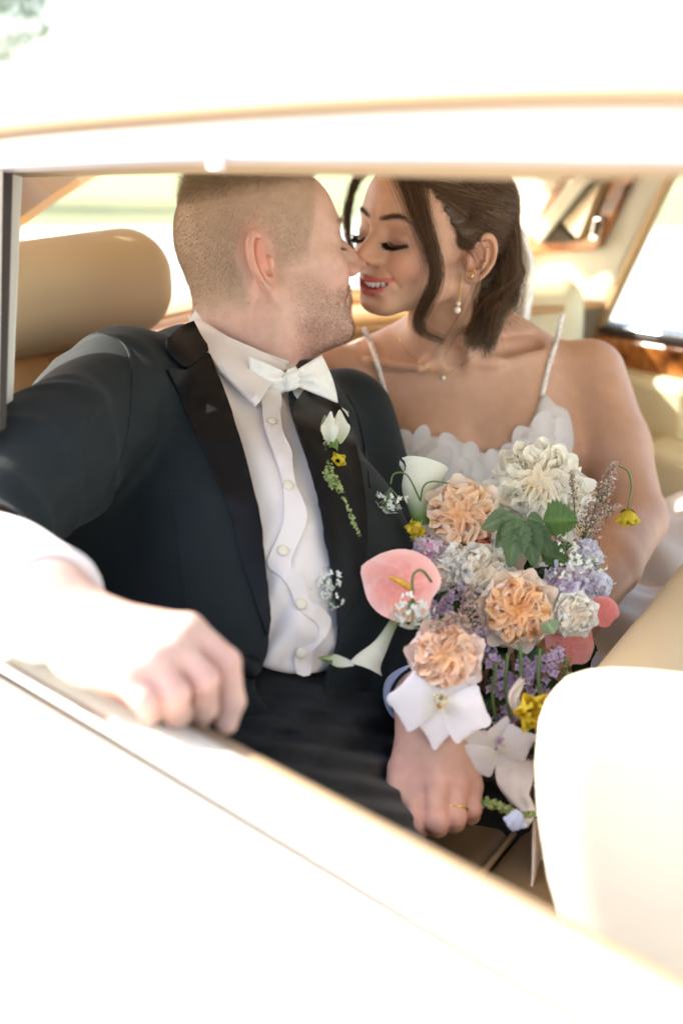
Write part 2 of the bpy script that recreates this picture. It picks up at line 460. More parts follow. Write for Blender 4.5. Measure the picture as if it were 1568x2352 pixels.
def lipdist(p, k):
    g = k.get
    p = p.copy(); p[:, 2] = np.where(p[:, 2] < -8, -8 + (p[:, 2] + 8) / g('lowf', 1.0), p[:, 2])
    x = np.abs(p[:, 0]); w = p.copy(); w[:, 0] = x; sm = g('smile', 6); mw = g('mw', 27); op = g('open', 4.5)
    w[:, 2] -= sm * (x / 27) ** 2; w[:, 1] += .0205 * x ** 2 - g('my', 0)
    lz = g('lz', 0); lowz = -49.5 - op * 1.3 + lz
    up = chain(w, [(0, 97.8, -42 + lz), (4, 98.3, -41.5 + lz), (mw, 98, -46 + lz)], [4.0, 4.3, 1.2])
    lo = chain(w, [(0, 96.5 + g('lipy', 0), lowz - 2.5), (mw * .6, 96.5, lowz), (mw, 95.5, -47.5 + lz)], [4.8, 4.3, 1.2])
    return np.minimum(up, lo)
def lip2d(p, k):
    g = k.get
    z = np.where(p[:, 2] < -8, -8 + (p[:, 2] + 8) / g('lowf', 1.0), p[:, 2]); x = np.abs(p[:, 0]); sm = g('smile', 6); mw = g('mw', 27) - 5; op = g('open', 4.5)
    w = np.stack([x, 0 * x, z - sm * (x / 27) ** 2], 1); lz = g('lz', 0); lowz = -49.5 - op * 1.3 + lz
    up = chain(w, [(0, 0, -42 + lz), (5, 0, -41.5 + lz), (mw, 0, -46 + lz)], [3.4, 3.7, .8])
    lo = chain(w, [(0, 0, lowz - 2.5), (mw * .6, 0, lowz), (mw, 0, -47.5 + lz)], [4.4, 3.7, .8])
    return np.minimum(up, lo) + 20 * (p[:, 1] < 58)
def blend(c, col, w):
    w = np.clip(w, 0, 1)[:, None]; return c * (1 - w) + np.asarray(col) * w
def gs(d, s): return np.exp(-(d / s) ** 2)
# groom
GS = .97
gR = frame((math.cos(math.radians(19)), math.sin(math.radians(19)), .15), (-.06, .02, 1))
gC = P(604, 623, 1.555)
GK = dict(back=86, esc=1.17, nose=.85, jaw=1.06, chiny=3, chinz=-5, my=-4.5, ey=-4, smile=4, open=5, brow=0, under=1, tip=(0, 114, -12), ear=(73, -14, 15), eflare=33, mw=25, fold=1.3, lz=7, cheek=2)
# bride
BS = .94
by = math.radians(51)
bF = np.array([-math.sin(by), -math.cos(by), .06])
bR = frame(bF, (.15, .0, 1))
bC = P(990, 575, 1.66)
BK = dict(lowf=.86, jaw=.9, chiny=1, smile=9, open=5.4, alar=0, lipy=1, tip=(0, 112, -9), ear=(70, 4, 1), mw=36, ez=-3, fold=.5, cheek=2, brow=-2, nose=.95)
def tohead(p, C, R, s): return ((p - C.astype(np.float32)) @ R.astype(np.float32)) * np.float32(1000 / s)
def fromhead(p, C, R, s): return np.asarray(p, float) * (s / 1000) @ R.T + C
# ---------------------------------------------------------------- car axes: I across towards the far side, L towards the back
CA = math.radians(39.6)
cL = np.array([-math.sin(CA), math.cos(CA), 0]); cI = np.array([math.cos(CA), math.sin(CA), 0]); cZ = np.array([0, 0, 1.])
S0 = P(370, 1640, 1.0); SILL = S0[2]
def K(i, l, z): return np.array([S0[0], S0[1], 0]) + cI * i + cL * l + cZ * z
nNear = np.cross(cL, cZ + .25 * cI); nNear /= np.linalg.norm(nNear)
nFar = np.cross(cL, cZ - .25 * cI); nFar /= np.linalg.norm(nFar)
FARI = 1.34; SF = K(FARI, 0, SILL)
def Q(u, v, off=0.):
    r = cR * ((u - 784) / FPX) + cU * ((1176 - v) / FPX) + cF
    d = ((S0 - C0) @ nNear + off) / (r @ nNear); return C0 + r * d
def QF(u, v, off=0.):
    r = cR * ((u - 784) / FPX) + cU * ((1176 - v) / FPX) + cF
    d = ((SF - C0) @ nFar + off) / (r @ nFar); return C0 + r * d
def slab(poly, proj, o1, o2, at=None):
    """plate between two offsets of a side plane of the car"""
    at = o1 if at is None else at
    a = [proj(u, v, at) for u, v in poly]; n = nNear if proj is Q else nFar
    a, b = [p + n * (o1 - at) for p in a], [p + n * (o2 - at) for p in a]; m = len(a)
    if o2 > o1: a, b = b, a
    f = [tuple(range(m)), tuple(range(m, 2 * m))[::-1]] + [((i + 1) % m, i, i + m, (i + 1) % m + m) for i in range(m)]
    return np.array(a + b), f
def profile(prof, ls, closed=True, bow=0.0):
    """prof: (i, z) outline carried along the length of the car"""
    V = []; m = len(prof)
    for l in ls:
        for (i, z) in prof: V.append(K(i + bow * l * l, l, z))
    f = []
    n = len(ls)
    for a in range(n - 1):
        for b in range(m if closed else m - 1):
            c = (b + 1) % m; f.append((a * m + b, a * m + c, (a + 1) * m + c, (a + 1) * m + b))
    if closed: f.append(tuple(range(m))[::-1]); f.append(tuple((n - 1) * m + b for b in range(m)))
    return np.array(V), f
def bevel(o, w=.003, s=2):
    b = o.modifiers.new('bevel', 'BEVEL'); b.width = w; b.segments = s; b.limit_method = 'ANGLE'; return o
def bar_(a, b, w, t, up, name, mat):
    a = np.asarray(a); b = np.asarray(b); d = nrm(b - a); s = nrm(np.cross(d, up)); u_ = np.cross(s, d)
    V = [e + s * t * i + u_ * w * j for e in (a, b) for i, j in ((-1, -1), (1, -1), (1, 1), (-1, 1))]
    return bevel(mk(name, V, [(0, 3, 2, 1), (4, 5, 6, 7), (0, 1, 5, 4), (1, 2, 6, 5), (2, 3, 7, 6), (3, 0, 4, 7)], mat, car, smooth=False), .006, 3)
# materials
pmat('paint', srgb(206, 199, 186), .28, .5, coat=.6, noise=(3, .015)); pmat('cream_leather', srgb(208, 188, 154), .5, .4, noise=(9, .04), bump=(500, .0002, .4))
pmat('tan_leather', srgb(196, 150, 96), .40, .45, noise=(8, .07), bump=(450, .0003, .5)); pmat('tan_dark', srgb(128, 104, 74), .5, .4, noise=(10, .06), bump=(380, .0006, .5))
pmat('chrome', (.75, .75, .78), .12, metal=1); pmat('rubber', (.035, .025, .02), .6); pmat('pale_trim', srgb(196, 194, 182), .6, noise=(14, .03), bump=(600, .0004, .4))
pmat('pale_leather', srgb(232, 222, 184), .45, noise=(9, .04), bump=(420, .0006, .5)); pmat('headliner', srgb(206, 192, 160), .9, noise=(40, .06)); pmat('gold_trim', srgb(180, 152, 112), .5)
pmat('carpet', srgb(120, 100, 76), .95, noise=(60, .2)); pmat('mauve_trim', srgb(216, 208, 212), .3, coat=.4)
def burl(name):
    m = pmat(name, (.4, .16, .04), .2, coat=.8); nt = m.node_tree; N = nt.nodes; L = nt.links
    tc = N.new('ShaderNodeTexCoord'); t = N.new('ShaderNodeTexNoise'); t.inputs['Scale'].default_value = 9; t.inputs['Detail'].default_value = 8; t.inputs['Distortion'].default_value = 2.5
    r = N.new('ShaderNodeValToRGB'); r.color_ramp.elements[0].position = .32; r.color_ramp.elements[0].color = (.09, .028, .008, 1)
    r.color_ramp.elements[1].position = .66; r.color_ramp.elements[1].color = (.52, .20, .05, 1); e = r.color_ramp.elements.new(.5); e.color = (.33, .11, .025, 1)
    L.new(tc.outputs['Object'], t.inputs[0]); L.new(t.outputs['Fac'], r.inputs[0]); L.new(r.outputs[0], N['Principled BSDF'].inputs['Base Color'])
burl('burl')
def glassmat():
    m = bpy.data.materials.new('window_glass'); m.use_nodes = True; N = m.node_tree.nodes; L = m.node_tree.links; N.clear()
    o = N.new('ShaderNodeOutputMaterial'); a = N.new('ShaderNodeBsdfTransparent'); a.inputs[0].default_value = (.93, .96, .94, 1)
    g = N.new('ShaderNodeBsdfGlossy'); g.inputs['Roughness'].default_value = .02; lw = N.new('ShaderNodeLayerWeight'); lw.inputs[0].default_value = .5
    pw = N.new('ShaderNodeMath'); pw.operation = 'POWER'; pw.inputs[1].default_value = 5; L.new(lw.outputs['Facing'], pw.inputs[0]); fr = N.new('ShaderNodeMath'); fr.operation = 'MULTIPLY_ADD'; fr.inputs[1].default_value = .6; fr.inputs[2].default_value = .04; L.new(pw.outputs[0], fr.inputs[0])
    x = N.new('ShaderNodeMixShader'); L.new(fr.outputs[0], x.inputs[0]); L.new(a.outputs[0], x.inputs[1]); L.new(g.outputs[0], x.inputs[2]); L.new(x.outputs[0], o.inputs[0]); MAT['glass'] = m
glassmat()
car = empty('car', K(.65, 0, 0), 'cream vintage saloon car with tan leather seats and its rear window rolled down', 'car')
ls = np.linspace(-1.3, .62, 30)
dz = SILL
# door under the window
v, f = tube([K(.010, l, dz - .010) for l in ls], .0085, 10); mk('leather_edge', v, f, pmat('edge_tan', (.27, .19, .11), .5), car)
door = mk('door', *profile([(-.049, dz - .004), (-.060, dz - .006), (-.072, dz - .012), (-.079, dz - .021), (-.082, dz - .024), (-.090, dz - .024), (-.100, dz - .035), (-.112, dz - .07), (-.125, dz - .16), (-.135, dz - .34), (-.13, dz - .6), (-.05, dz - .6), (-.05, dz - .03)], ls), MAT['paint'], car)
mk('sill_cap', *profile([(.004, dz - .002), (-.004, dz + .002), (-.016, dz + .003), (-.032, dz - .001), (-.034, dz - .012), (.004, dz - .03)], ls), MAT['pale_trim'], door)
v, f = tube([K(-.043, l, dz + .001) for l in ls], .0052, 10); mk('chrome_strip', v, f, MAT['chrome'], door)
mk('window_slot', *profile([(-.034, dz - .008), (-.05, dz - .008), (-.05, dz - .02), (-.034, dz - .02)], ls), MAT['rubber'], door)
# inner door card of the near door
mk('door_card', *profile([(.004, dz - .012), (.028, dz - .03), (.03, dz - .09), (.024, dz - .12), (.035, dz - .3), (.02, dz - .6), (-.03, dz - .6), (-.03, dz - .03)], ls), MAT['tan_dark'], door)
# upper frame of the near window; gutter and the roof
def strip(pts_top, pts_bot, o1, o2, n=14):
    a = smooth_outline(pts_top, 60, False); b = smooth_outline(pts_bot, 60, False)
    f_ = lambda q: np.array([[np.interp(t, np.linspace(0, 1, len(q)), q[:, k]) for k in (0, 1)] for t in np.linspace(0, 1, n)])
    a = f_(a); b = f_(b)
    return slab([tuple(x) for x in a] + [tuple(x) for x in b[::-1]], Q, o1, o2)
gut = [(-300, 345), (0, 296), (400, 258), (800, 230), (1200, 212), (1568, 205), (2000, 200)]
fr0 = [(-300, 352), (0, 306), (400, 268), (800, 243), (1200, 228), (1568, 222), (2000, 218)]
fr1 = [(-300, 396), (10, 384), (400, 364), (800, 361), (1200, 360), (1568, 362), (2000, 364)]
frm = mk('window_frame', *strip(fr0, fr1, -.012, .012), MAT['mauve_trim'], car, smooth=False); bevel(frm, .006, 3)
hin = [(-300, 372), (10, 358), (400, 340), (800, 333), (1200, 333), (1568, 335), (2000, 336)]
hib = [(-300, 402), (10, 392), (400, 380), (800, 384), (1200, 389), (1568, 380), (2000, 380)]
h_ = mk('header_trim', *strip(hin, hib, .02, .05), pmat('header_tan', srgb(176, 152, 120), .7), car, smooth=False); bevel(h_, .008, 3)
mk('latch', *slab([(468, 330), (505, 330), (498, 388), (478, 388)], Q, -.016, -.010, -.016), MAT['mauve_trim'], frm, smooth=False)
gpts = smooth_outline(gut, 70, False)
G3 = np.array([Q(u, v, -.022) for u, v in gpts])
v, f = tube(np.vstack([G3, G3[-1] - cL * .5, G3[-1] - cL * 1.0]), .0085, 8); mk('gutter', v, f, pmat('gutter_gold', (.20, .135, .07), .5), car)
fe = Q(1990, 290, .0) - S0; fi, fl_, fz = fe @ cI, fe @ cL, fe[2] + SILL     # the frame goes on past the front door, and the door pillar stands below it
frontf = mk('front_window_frame', *profile([(fi - .03, fz - .020), (fi - .03, fz + .022), (fi + .03, fz + .022), (fi + .045, fz - .034), (fi + .02, fz - .034), (fi + .015, fz - .020)], [fl_ + .0, fl_ - .5, fl_ - 1.0]), MAT['mauve_trim'], car, smooth=False)
bar_(K(.0, -.74, SILL), K(.09, -.70, fz), .035, .025, cL, 'door_pillar', MAT['paint'])
# roof: arched sheet from the near gutter to the far one
li = np.array([(p - S0) @ cL for p in G3]); gi = np.array([(p - S0) @ cI for p in G3]); gz = G3[:, 2]
order = np.argsort(li)
LR = np.linspace(-1.5, .86, 34); rows = []
for l in LR:
    z0 = np.interp(l, li[order], gz[order]); i0 = np.interp(l, li[order], gi[order]); sag = 0 if l < .1 else .10 * ((l - .1) / .76) ** 2
    i0 = i0 + .0; i1 = FARI - i0; r = []; sag = 0 if l < .35 else .03 * ((l - .35) / .5) ** 2

    for t in np.linspace(0, 1, 25):
        s = 2 * t - 1
        r.append(K(i0 + (i1 - i0) * t, l, z0 - sag * .4 + (.175 - sag) * (1 - abs(s) ** 2.6)))
    rows.append(r)
rows = np.array(rows)
v, f = sheet(rows, -.012); mk('roof', v, f, MAT['paint'], car)
v, f = sheet(rows[:, 1:-1] - np.array([0, 0, .022]), -.004); mk('headliner', v, f, MAT['headliner'], car)
# rear header and both rear pillars
def bar(a, b, w, t, up, name, mat, par=car, bv=.006):
    a = np.asarray(a); b = np.asarray(b); d = nrm(b - a); s = nrm(np.cross(d, up)); u_ = np.cross(s, d)
    V = [e + s * w * i + u_ * t * j for e in (a, b) for i, j in ((-1, -1), (1, -1), (1, 1), (-1, 1))]
    o = mk(name, V, [(0, 3, 2, 1), (4, 5, 6, 7), (0, 1, 5, 4), (1, 2, 6, 5), (2, 3, 7, 6), (3, 0, 4, 7)], mat, par, smooth=False)
    if bv: bevel(o, bv, 3)
    return o
zt = 1.50
bar(K(.14, .84, 1.452), K(FARI - .14, .84, 1.452), .03, .012, cZ, 'rear_header', MAT['gold_trim'])
rp_ = [P(-60, 300, 1.72), P(232, 372, 2.02), P(214, 392, 2.0), P(120, 448, 1.86), P(56, 494, 1.76), P(-60, 560, 1.66)]
mk('rear_pillar', np.array(rp_ + [a + cF * .035 for a in rp_]), [tuple(range(6))[::-1], tuple(range(6, 12))] + [(i, (i + 1) % 6, (i + 1) % 6 + 6, i + 6) for i in range(6)], MAT['gold_trim'], car, smooth=False)

zt = 1.45
v, f = sheet([[K(.16 + 1.02 * t, .88 + (1.33 - .88) * s, zt + .01 + (1.15 - zt - .01) * s + .03 * math.sin(math.pi * s)) for t in np.linspace(0, 1, 9)] for s in np.linspace(0, 1, 7)], .004)
mk('rear_window', v, f, MAT['glass'], car)
# near side: dark seal and pale post at the back of the window, quarter panel behind
def post(u0, v0, u1, v1, w0, w1, o1, o2, name, mat):
    o = mk(name, *slab([(u0, v0), (u0 + w0, v0), (u1 + w1, v1), (u1, v1)], Q, o1, o2, o2), mat, car, smooth=False); bevel(o, .003, 2); return o
post(-70, 330, -85, 1330, 82, 80, -.02, .0, 'quarter_panel', MAT['paint'])
post(-60, 380, -80, 1440, 94, 86, .001, .016, 'window_seal', MAT['rubber'])
post(-60, 380, -80, 1450, 116, 92, .017, .045, 'window_post', MAT['pale_trim'])
mk('rear_wing', *profile([(-.049, dz - .004), (-.079, dz - .021), (-.09, dz - .024), (-.112, dz - .07), (-.135, dz - .34), (-.13, dz - .7), (.0, dz - .7), (-.0, dz - .004)], np.linspace(.64, 2.2, 8)), MAT['paint'], car)
mk('boot', *profile([(-.06, dz - .01), (.2, dz + .03), (.67, dz + .05), (1.14, dz + .03), (1.4, dz - .01), (1.4, dz - .5), (-.06, dz - .5)], np.linspace(1.42, 2.2, 5)), MAT['paint'], car)
v, f = slab([(-420, 330), (-262, 335), (-262, 1330), (-420, 1290)], Q, -.02, .02)
# far side --------------------------------------------------------------
far = mk('far_pillar_panel', *slab([(1080, 300), (1556, 300), (1545, 386), (1500, 470), (1440, 590), (1376, 752), (1352, 830), (1080, 830)], QF, 0, .03), MAT['pale_trim'], car, smooth=False); bevel(far, .01, 3)
wd_ = mk('veneer_panel', *slab([(1180, 610), (1285, 396), (1310, 384), (1462, 384), (1440, 430), (1376, 566), (1366, 574), (1225, 584)], QF, -.012, .002), MAT['burl'], car, smooth=False); bevel(wd_, .004, 2)
rc = mk('vanity_recess', *slab([(1236, 560), (1218, 545), (1298, 405), (1316, 396), (1402, 394), (1398, 410), (1346, 540), (1330, 556)], QF, -.020, -.010), MAT['tan_dark'], wd_, smooth=False); bevel(rc, .004, 2)
mk('vanity_mirror', *slab([(1245, 548), (1232, 540), (1308, 410), (1322, 404), (1386, 404), (1330, 540), (1318, 548)], QF, -.0225, -.0195), pmat('mirror', (.62, .60, .52), .12, metal=1), wd_, smooth=False)
bar(QF(1232, 545, -.03), QF(1345, 398, -.045), .012, .006, nFar, 'vanity_lid', MAT['pale_trim'], wd_, .002)
mk('painted_lid_shadow', *slab([(1238, 556), (1250, 516), (1272, 508), (1312, 550), (1306, 556)], QF, -.028, -.022), MAT['rubber'], wd_, smooth=False)  # dark slab standing in for the shade under the lid
sw = mk('chrome_switch', *slab([(1349, 548), (1360, 500), (1378, 500), (1382, 512), (1370, 552), (1356, 556)], QF, -.022, -.012), MAT['chrome'], wd_, smooth=False); bevel(sw, .003, 2)
mk('switch_button', *slab([(1357, 540), (1364, 508), (1374, 508), (1367, 542)], QF, -.026, -.022), MAT['rubber'], sw, smooth=False)
bar(QF(1550, 384, -.01), QF(1373, 762, -.01), .008, .008, nFar, 'far_window_seal', MAT['gold_trim'])
bar(QF(1540, 384, .02), QF(1362, 770, .02), .010, .006, nFar, 'far_window_post', MAT['chrome'])
fd = mk('far_door', *slab([(1330, 860), (1330, 800), (1372, 770), (2000, 850), (2000, 1500), (1100, 1500), (1100, 860)], QF, 0, .05), MAT['pale_leather'], car, smooth=False)
bar(QF(1378, 752, .0), QF(2000, 848, .0), .012, .012, nFar, 'far_sill_strip', pmat('blue_chrome', (.42, .47, .56), .25, metal=.7), fd)
bar(QF(1372, 757, -.02), QF(2000, 858, -.02), .006, .006, nFar, 'far_sill_seal', MAT['rubber'], fd)
cap_ = mk('veneer_capping', *slab([(1352, 772), (1400, 776), (2000, 872), (2000, 980), (1568, 893), (1400, 846), (1352, 840)], QF, -.03, -.002), MAT['burl'], fd, smooth=False); bevel(cap_, .008, 3)
card = mk('far_door_card', *slab([(1330, 848), (1400, 858), (1560, 892), (1568, 910), (1568, 1300), (1200, 1300), (1200, 848)], QF, -.06, -.012), MAT['pale_leather'], fd, smooth=False); bevel(card, .016, 4)
ar = mk('far_armrest', *slab([(1330, 1045), (1480, 1030), (1568, 1060), (1700, 1090), (1700, 1180), (1330, 1120)], QF, -.12, -.05), MAT['pale_leather'], fd, smooth=False); bevel(ar, .02, 4)
mk('far_window', *slab([(1560, 300), (2300, 300), (2300, 900), (1380, 752), (1450, 590)], QF, .018, .022), MAT['glass'], car, smooth=False)
mk('far_header', *slab([(1000, 200), (2300, 150), (2300, 330), (1000, 384)], QF, -.01, .03), MAT['headliner'], car, smooth=False)
# rear bench: back that wraps at the near side, bolsters, cushion and centre armrest
plan = catmull([K(-.0, .42, 0), P(35, 805, 1.60) * [1, 1, 0], P(240, 745, 1.78) * [1, 1, 0], P(440, 690, 2.0) * [1, 1, 0], K(.80, .98, 0), K(1.1, .93, 0), K(1.27, .78, 0)], 40)
tn = np.gradient(plan, axis=0); tn /= np.linalg.norm(tn, axis=1)[:, None]; nm = np.stack([tn[:, 1], -tn[:, 0], 0 * tn[:, 0]], 1)
if nm[20] @ cL > 0: nm = -nm
ZB = 1.240
prof = [(-.16, -.03), (-.12, -.004), (-.05, .0), (-.012, -.005), (.004, -.02), (.012, -.06), (.03, -.2), (.05, -.4), (.07, -.62)]
v, f = sheet([[plan[a] + nm[a] * o + cZ * (ZB + h) for o, h in prof] for a in range(len(plan))], -.02)
bk = mk('rear_seat_back', v, f, MAT['tan_leather'], car)
v, f = tube([plan[a] + nm[a] * .008 + cZ * (ZB + .002) for a in range(2, 38)], .0035, 6); mk('piping', v, f, MAT['gold_trim'], bk)
def bolster(pa, pb, ra, rb, name, mat, rr=.045, h=.004):
    pa = np.asarray(pa); pb = np.asarray(pb); d = nrm(pb - pa); up = nrm(cZ - d * d[2]); s = np.cross(d, up); R_ = np.stack([d, s, up], 1); c = (pa + pb) / 2; hl = np.linalg.norm(pb - pa) / 2
    fn = lambda p: rbox(p, c, (hl, ra, rb), rr, R_)
    v, f = mesh_sdf(fn, c - hl - .1, c + hl + .1, h); return mk(name, v, f, mat, bk)
bolster(P(-190, 730, 1.53), P(362, 636, 1.80), .060, .066, 'head_bolster', MAT['cream_leather'], .059)
bolster(K(1.06, .84, 1.19), K(1.26, .72, 1.19), .05, .075, 'head_bolster', MAT['pale_leather'], .045)
v, f = sheet([[K(.02 + t * 1.3, l, z) for t in np.linspace(0, 1, 12)] for l, z in ((.7, 1.225), (.9, 1.225), (1.15, 1.2), (1.42, 1.15), (1.44, 1.0))], -.01); mk('parcel_shelf', v, f, MAT['tan_leather'], car)
fn = lambda p: smin(rbox(p, K(.66, .38, .66), (.62, .26, .10), .05, np.stack([cI, cL, cZ], 1)), rbox(p, K(.66, .13, .69), (.62, .06, .085), .05, np.stack([cI, cL, cZ], 1)), .03)
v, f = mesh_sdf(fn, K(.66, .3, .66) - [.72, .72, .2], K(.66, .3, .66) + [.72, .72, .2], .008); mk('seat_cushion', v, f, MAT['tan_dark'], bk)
# armrest surface the groom's hand rests on, in sewn panels
AZ = P(1100, 1960, 1.32)[2]
aR = frame(nrm(P(1180, 1900, 1.38) * [1, 1, 0] - P(1000, 2050, 1.2) * [1, 1, 0]), (0, 0, 1))
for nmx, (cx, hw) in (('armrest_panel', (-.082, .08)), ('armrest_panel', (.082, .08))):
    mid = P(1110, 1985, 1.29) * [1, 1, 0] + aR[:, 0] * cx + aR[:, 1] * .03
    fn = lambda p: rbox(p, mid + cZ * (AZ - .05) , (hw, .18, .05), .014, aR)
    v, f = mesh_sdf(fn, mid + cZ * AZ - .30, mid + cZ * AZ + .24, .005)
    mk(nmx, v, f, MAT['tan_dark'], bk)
v, f = tube([P(1110, 1985, 1.29) * [1, 1, 0] + cZ * (AZ - .003) + aR[:, 1] * t for t in (-.2, 0, .2)], .0035, 6); mk('armrest_seam', v, f, MAT['gold_trim'], bk)
# front seat
FSc = P(1480, 1900, .93)
fa = nrm([.95, -.31, 0]); fu = nrm([.02, .10, 1.]); fu = nrm(fu - fa * (fa @ fu)); ft = np.cross(fa, fu); FSo = P(1300, 1600, 1.13)
def fplane(u, v):
    r = ray(u, v); q = C0 + r * (((FSo - C0) @ ft) / (r @ ft)) - FSo; return (q @ fa, q @ fu)
fpoly = smooth_outline([fplane(*a) for a in [(1262, 1596), (1292, 1566), (1340, 1551), (1400, 1546), (1480, 1550), (1570, 1560), (1760, 1580), (1940, 1640), (2000, 1760), (2000, 2560), (1500, 2560), (1370, 2300), (1305, 2130), (1265, 1990), (1243, 1850), (1237, 1740), (1246, 1640)]], .03)
def fs(p):
    q = p - FSo.astype(np.float32); x = q @ fa.astype(np.float32); y = q @ fu.astype(np.float32); z = np.abs(q @ ft.astype(np.float32)); r = .045
    a = polysd(x, y, fpoly) + r; b = z - (.06 - r)
    return np.sqrt(np.maximum(a, 0) ** 2 + np.maximum(b, 0) ** 2) + np.minimum(np.maximum(a, b), 0) - r
v, f = mesh_sdf(fs, FSo + [-.12, -.25, -.52], FSo + [.42, .25, .25], .006); low_ = (v, f)
ga = nrm(P(1568, 1215, 1.36) - P(1285, 1545, 1.14)); gu = np.array([-.05, .04, 1.]); gu = nrm(gu - ga * (ga @ gu)); gt = np.cross(ga, gu); GSc = P(1352, 1664, 1.18) + ga * .27 - gu * .40
v, f = mesh_sdf(lambda p: rbox(p, GSc, (.27, .40, .062), .060, np.stack([ga, gu, gt], 1)), GSc - [.36, .36, .5], GSc + [.36, .36, .5], .006)
fst = mk('front_seat_back', v, f, MAT['cream_leather'], car)
mk('lit_seat_bolster', *low_, pmat('lit_bolster_leather', srgb(206, 196, 180), .55, .35, noise=(9, .04), bump=(500, .0002, .4)), fst)  # seat split to shape its shade line: this piece paler and turned sunward
mk('floor_pan', *profile([(-.1, .30), (1.44, .30), (1.44, .27), (-.1, .27)], np.linspace(-1.3, 1.0, 3)), MAT['carpet'], car, smooth=False)
# outside ---------------------------------------------------------------
def groundmat(name, c1, c2, s, b=None):
    m = pmat(name, c1, .9, noise=(s, .12, 6)); return m
groundmat('driveway', srgb(205, 200, 190), None, 3)
groundmat('grass', (.22, .28, .13), None, .4)
def disc(r0, r1, z, n=64):
    V = []; f = []
    for k in range(n):
        a = 2 * math.pi * k / n
        V += [(r0 * math.cos(a), r0 * math.sin(a), z), (r1 * math.cos(a), r1 * math.sin(a), z)]
    for k in range(n): a = 2 * k; b = 2 * ((k + 1) % n); f.append((a, a + 1, b + 1, b))
    if r0 == 0: f = [tuple(2 * k + 1 for k in range(n))]
    return V, f
g_ = mk('ground', *disc(0, 500, 0), MAT['grass'], smooth=False); tag(g_, kind='structure')
g_ = mk('driveway', *disc(0, 30, .006), MAT['driveway'], smooth=False); tag(g_, kind='structure')
pmat('leaf_far', (.12, .17, .06), .6, noise=(1.5, .5)); pmat('bark', (.10, .07, .05), .9, noise=(12, .3))
def tree(x, y, h, r, label):
    t = empty('tree', (x, y, 0), label, 'tree', 'trees behind the car')
    v, f = tube([(x, y, 0), (x + .2, y, h * .3), (x - .1, y + .2, h * .6)], [.32, .22, .1], 8); mk('trunk', v, f, MAT['bark'], t)
    n = 5200; d = rng.normal(size=(n, 3)); d /= np.linalg.norm(d, axis=1)[:, None]
    cl = rng.normal(size=(26, 3)); cl /= np.linalg.norm(cl, axis=1)[:, None]; cl *= (rng.uniform(.35, .9, 26))[:, None]
    ci = rng.integers(0, 26, n); c = cl[ci] * [r, r, h * .34] + d * rng.uniform(.6, 1, n)[:, None] * r * .38 + [x, y, h * .62]
    s = rng.uniform(.14, .30, n); a = rng.normal(size=(n, 3)); a /= np.linalg.norm(a, axis=1)[:, None]; b = np.cross(a, d); b /= np.linalg.norm(b, axis=1)[:, None]
    V = np.stack([c - a * s[:, None], c - b * s[:, None] * .5, c + a * s[:, None], c + b * s[:, None] * .5], 1).reshape(-1, 3)
    F_ = np.arange(4 * n).reshape(n, 4); mk('crown', V, F_, MAT['leaf_far'], t, smooth=False)
for k, (x, y, h, r, lb) in enumerate([(-12.0, 41, 10.4, 4.7, 'broad green tree seen blurred over the back left of the car roof'), (-22, 47, 12, 6, 'tall tree at the far left edge behind the roof'),
        (16, 50, 9, 5, 'green tree beyond the lawn right of the far window')]): tree(x, y, h, r, lb)
# ---------------------------------------------------------------- hands
def hand_sdf(p, J, k=.010):
    k = min(k, .0035)
    """J: dict palm (list of capsules), fingers (list of joint chains with radii)"""
    d = None
    for a, b, ra, rb in J['palm']:
        e = cap(p, a, b, ra, rb); d = e if d is None else smin(d, e, .016)
    for pts, rad in J['fingers']:
        e = chain(p, pts, rad, .003)
        if pts is J['fingers'][-1][0]: d = smin(d, e, .012); continue
        w = smin(d, e, k); d = w
    return d
def local_pts(o, R, pts): return [o + R @ (np.array(q, float) / 1000) for q in pts]
# groom: skin ----------------------------------------------------------------
pmat('skin_groom', (.6, .4, .3), .5, spec=.35, sss=.25, attr=True, noise=(75, .10, 8), bump=(900, .0006, .5))
gneck = [fromhead((0, -18, -20), gC, gR, GS), P(566, 800, 1.575), P(545, 900, 1.59)]
TO = P(500, 1050, 1.54)                                  # middle of the chest volume
tI = nrm(cI * .98 + cL * .12); tF = nrm(np.cross(cZ, tI)); 
if tF @ cL > 0: tF = -tF
tUp = nrm(cZ - .18 * tF); tF = nrm(tF - tUp * (tF @ tUp)); tI = np.cross(tF, tUp); 
if tI @ cI < 0: tI = -tI
TR = np.stack([tI, tF, tUp], 1)
shR = P(288, 905, 1.455); shL = P(790, 960, 1.66)
elR = P(-120, 1265, 1.17); wrR = P(110, 1385, 1.015)
elL = P(905, 1330, 1.58); wrL = P(985, 1620, 1.325)
hipC = P(640, 1640, 1.42)
def torso_f(p, g=0.0):
    d = ell(p, TO - tUp * .045, (.172 + g, .108 + g, .165 + g), TR)
    d = smin(d, ell(p, P(640, 1390, 1.45), (.150 + g, .125 + g, .17 + g), TR), .09)
    d = smin(d, cap(p, shR + [.03, .02, -.03], shL + [0, 0, -.02], .040 + g, .042 + g), .05)
    d = smin(d, cap(p, P(440, 850, 1.56), P(600, 880, 1.60), .036 + g * .5, .036 + g * .5), .05)
    return d
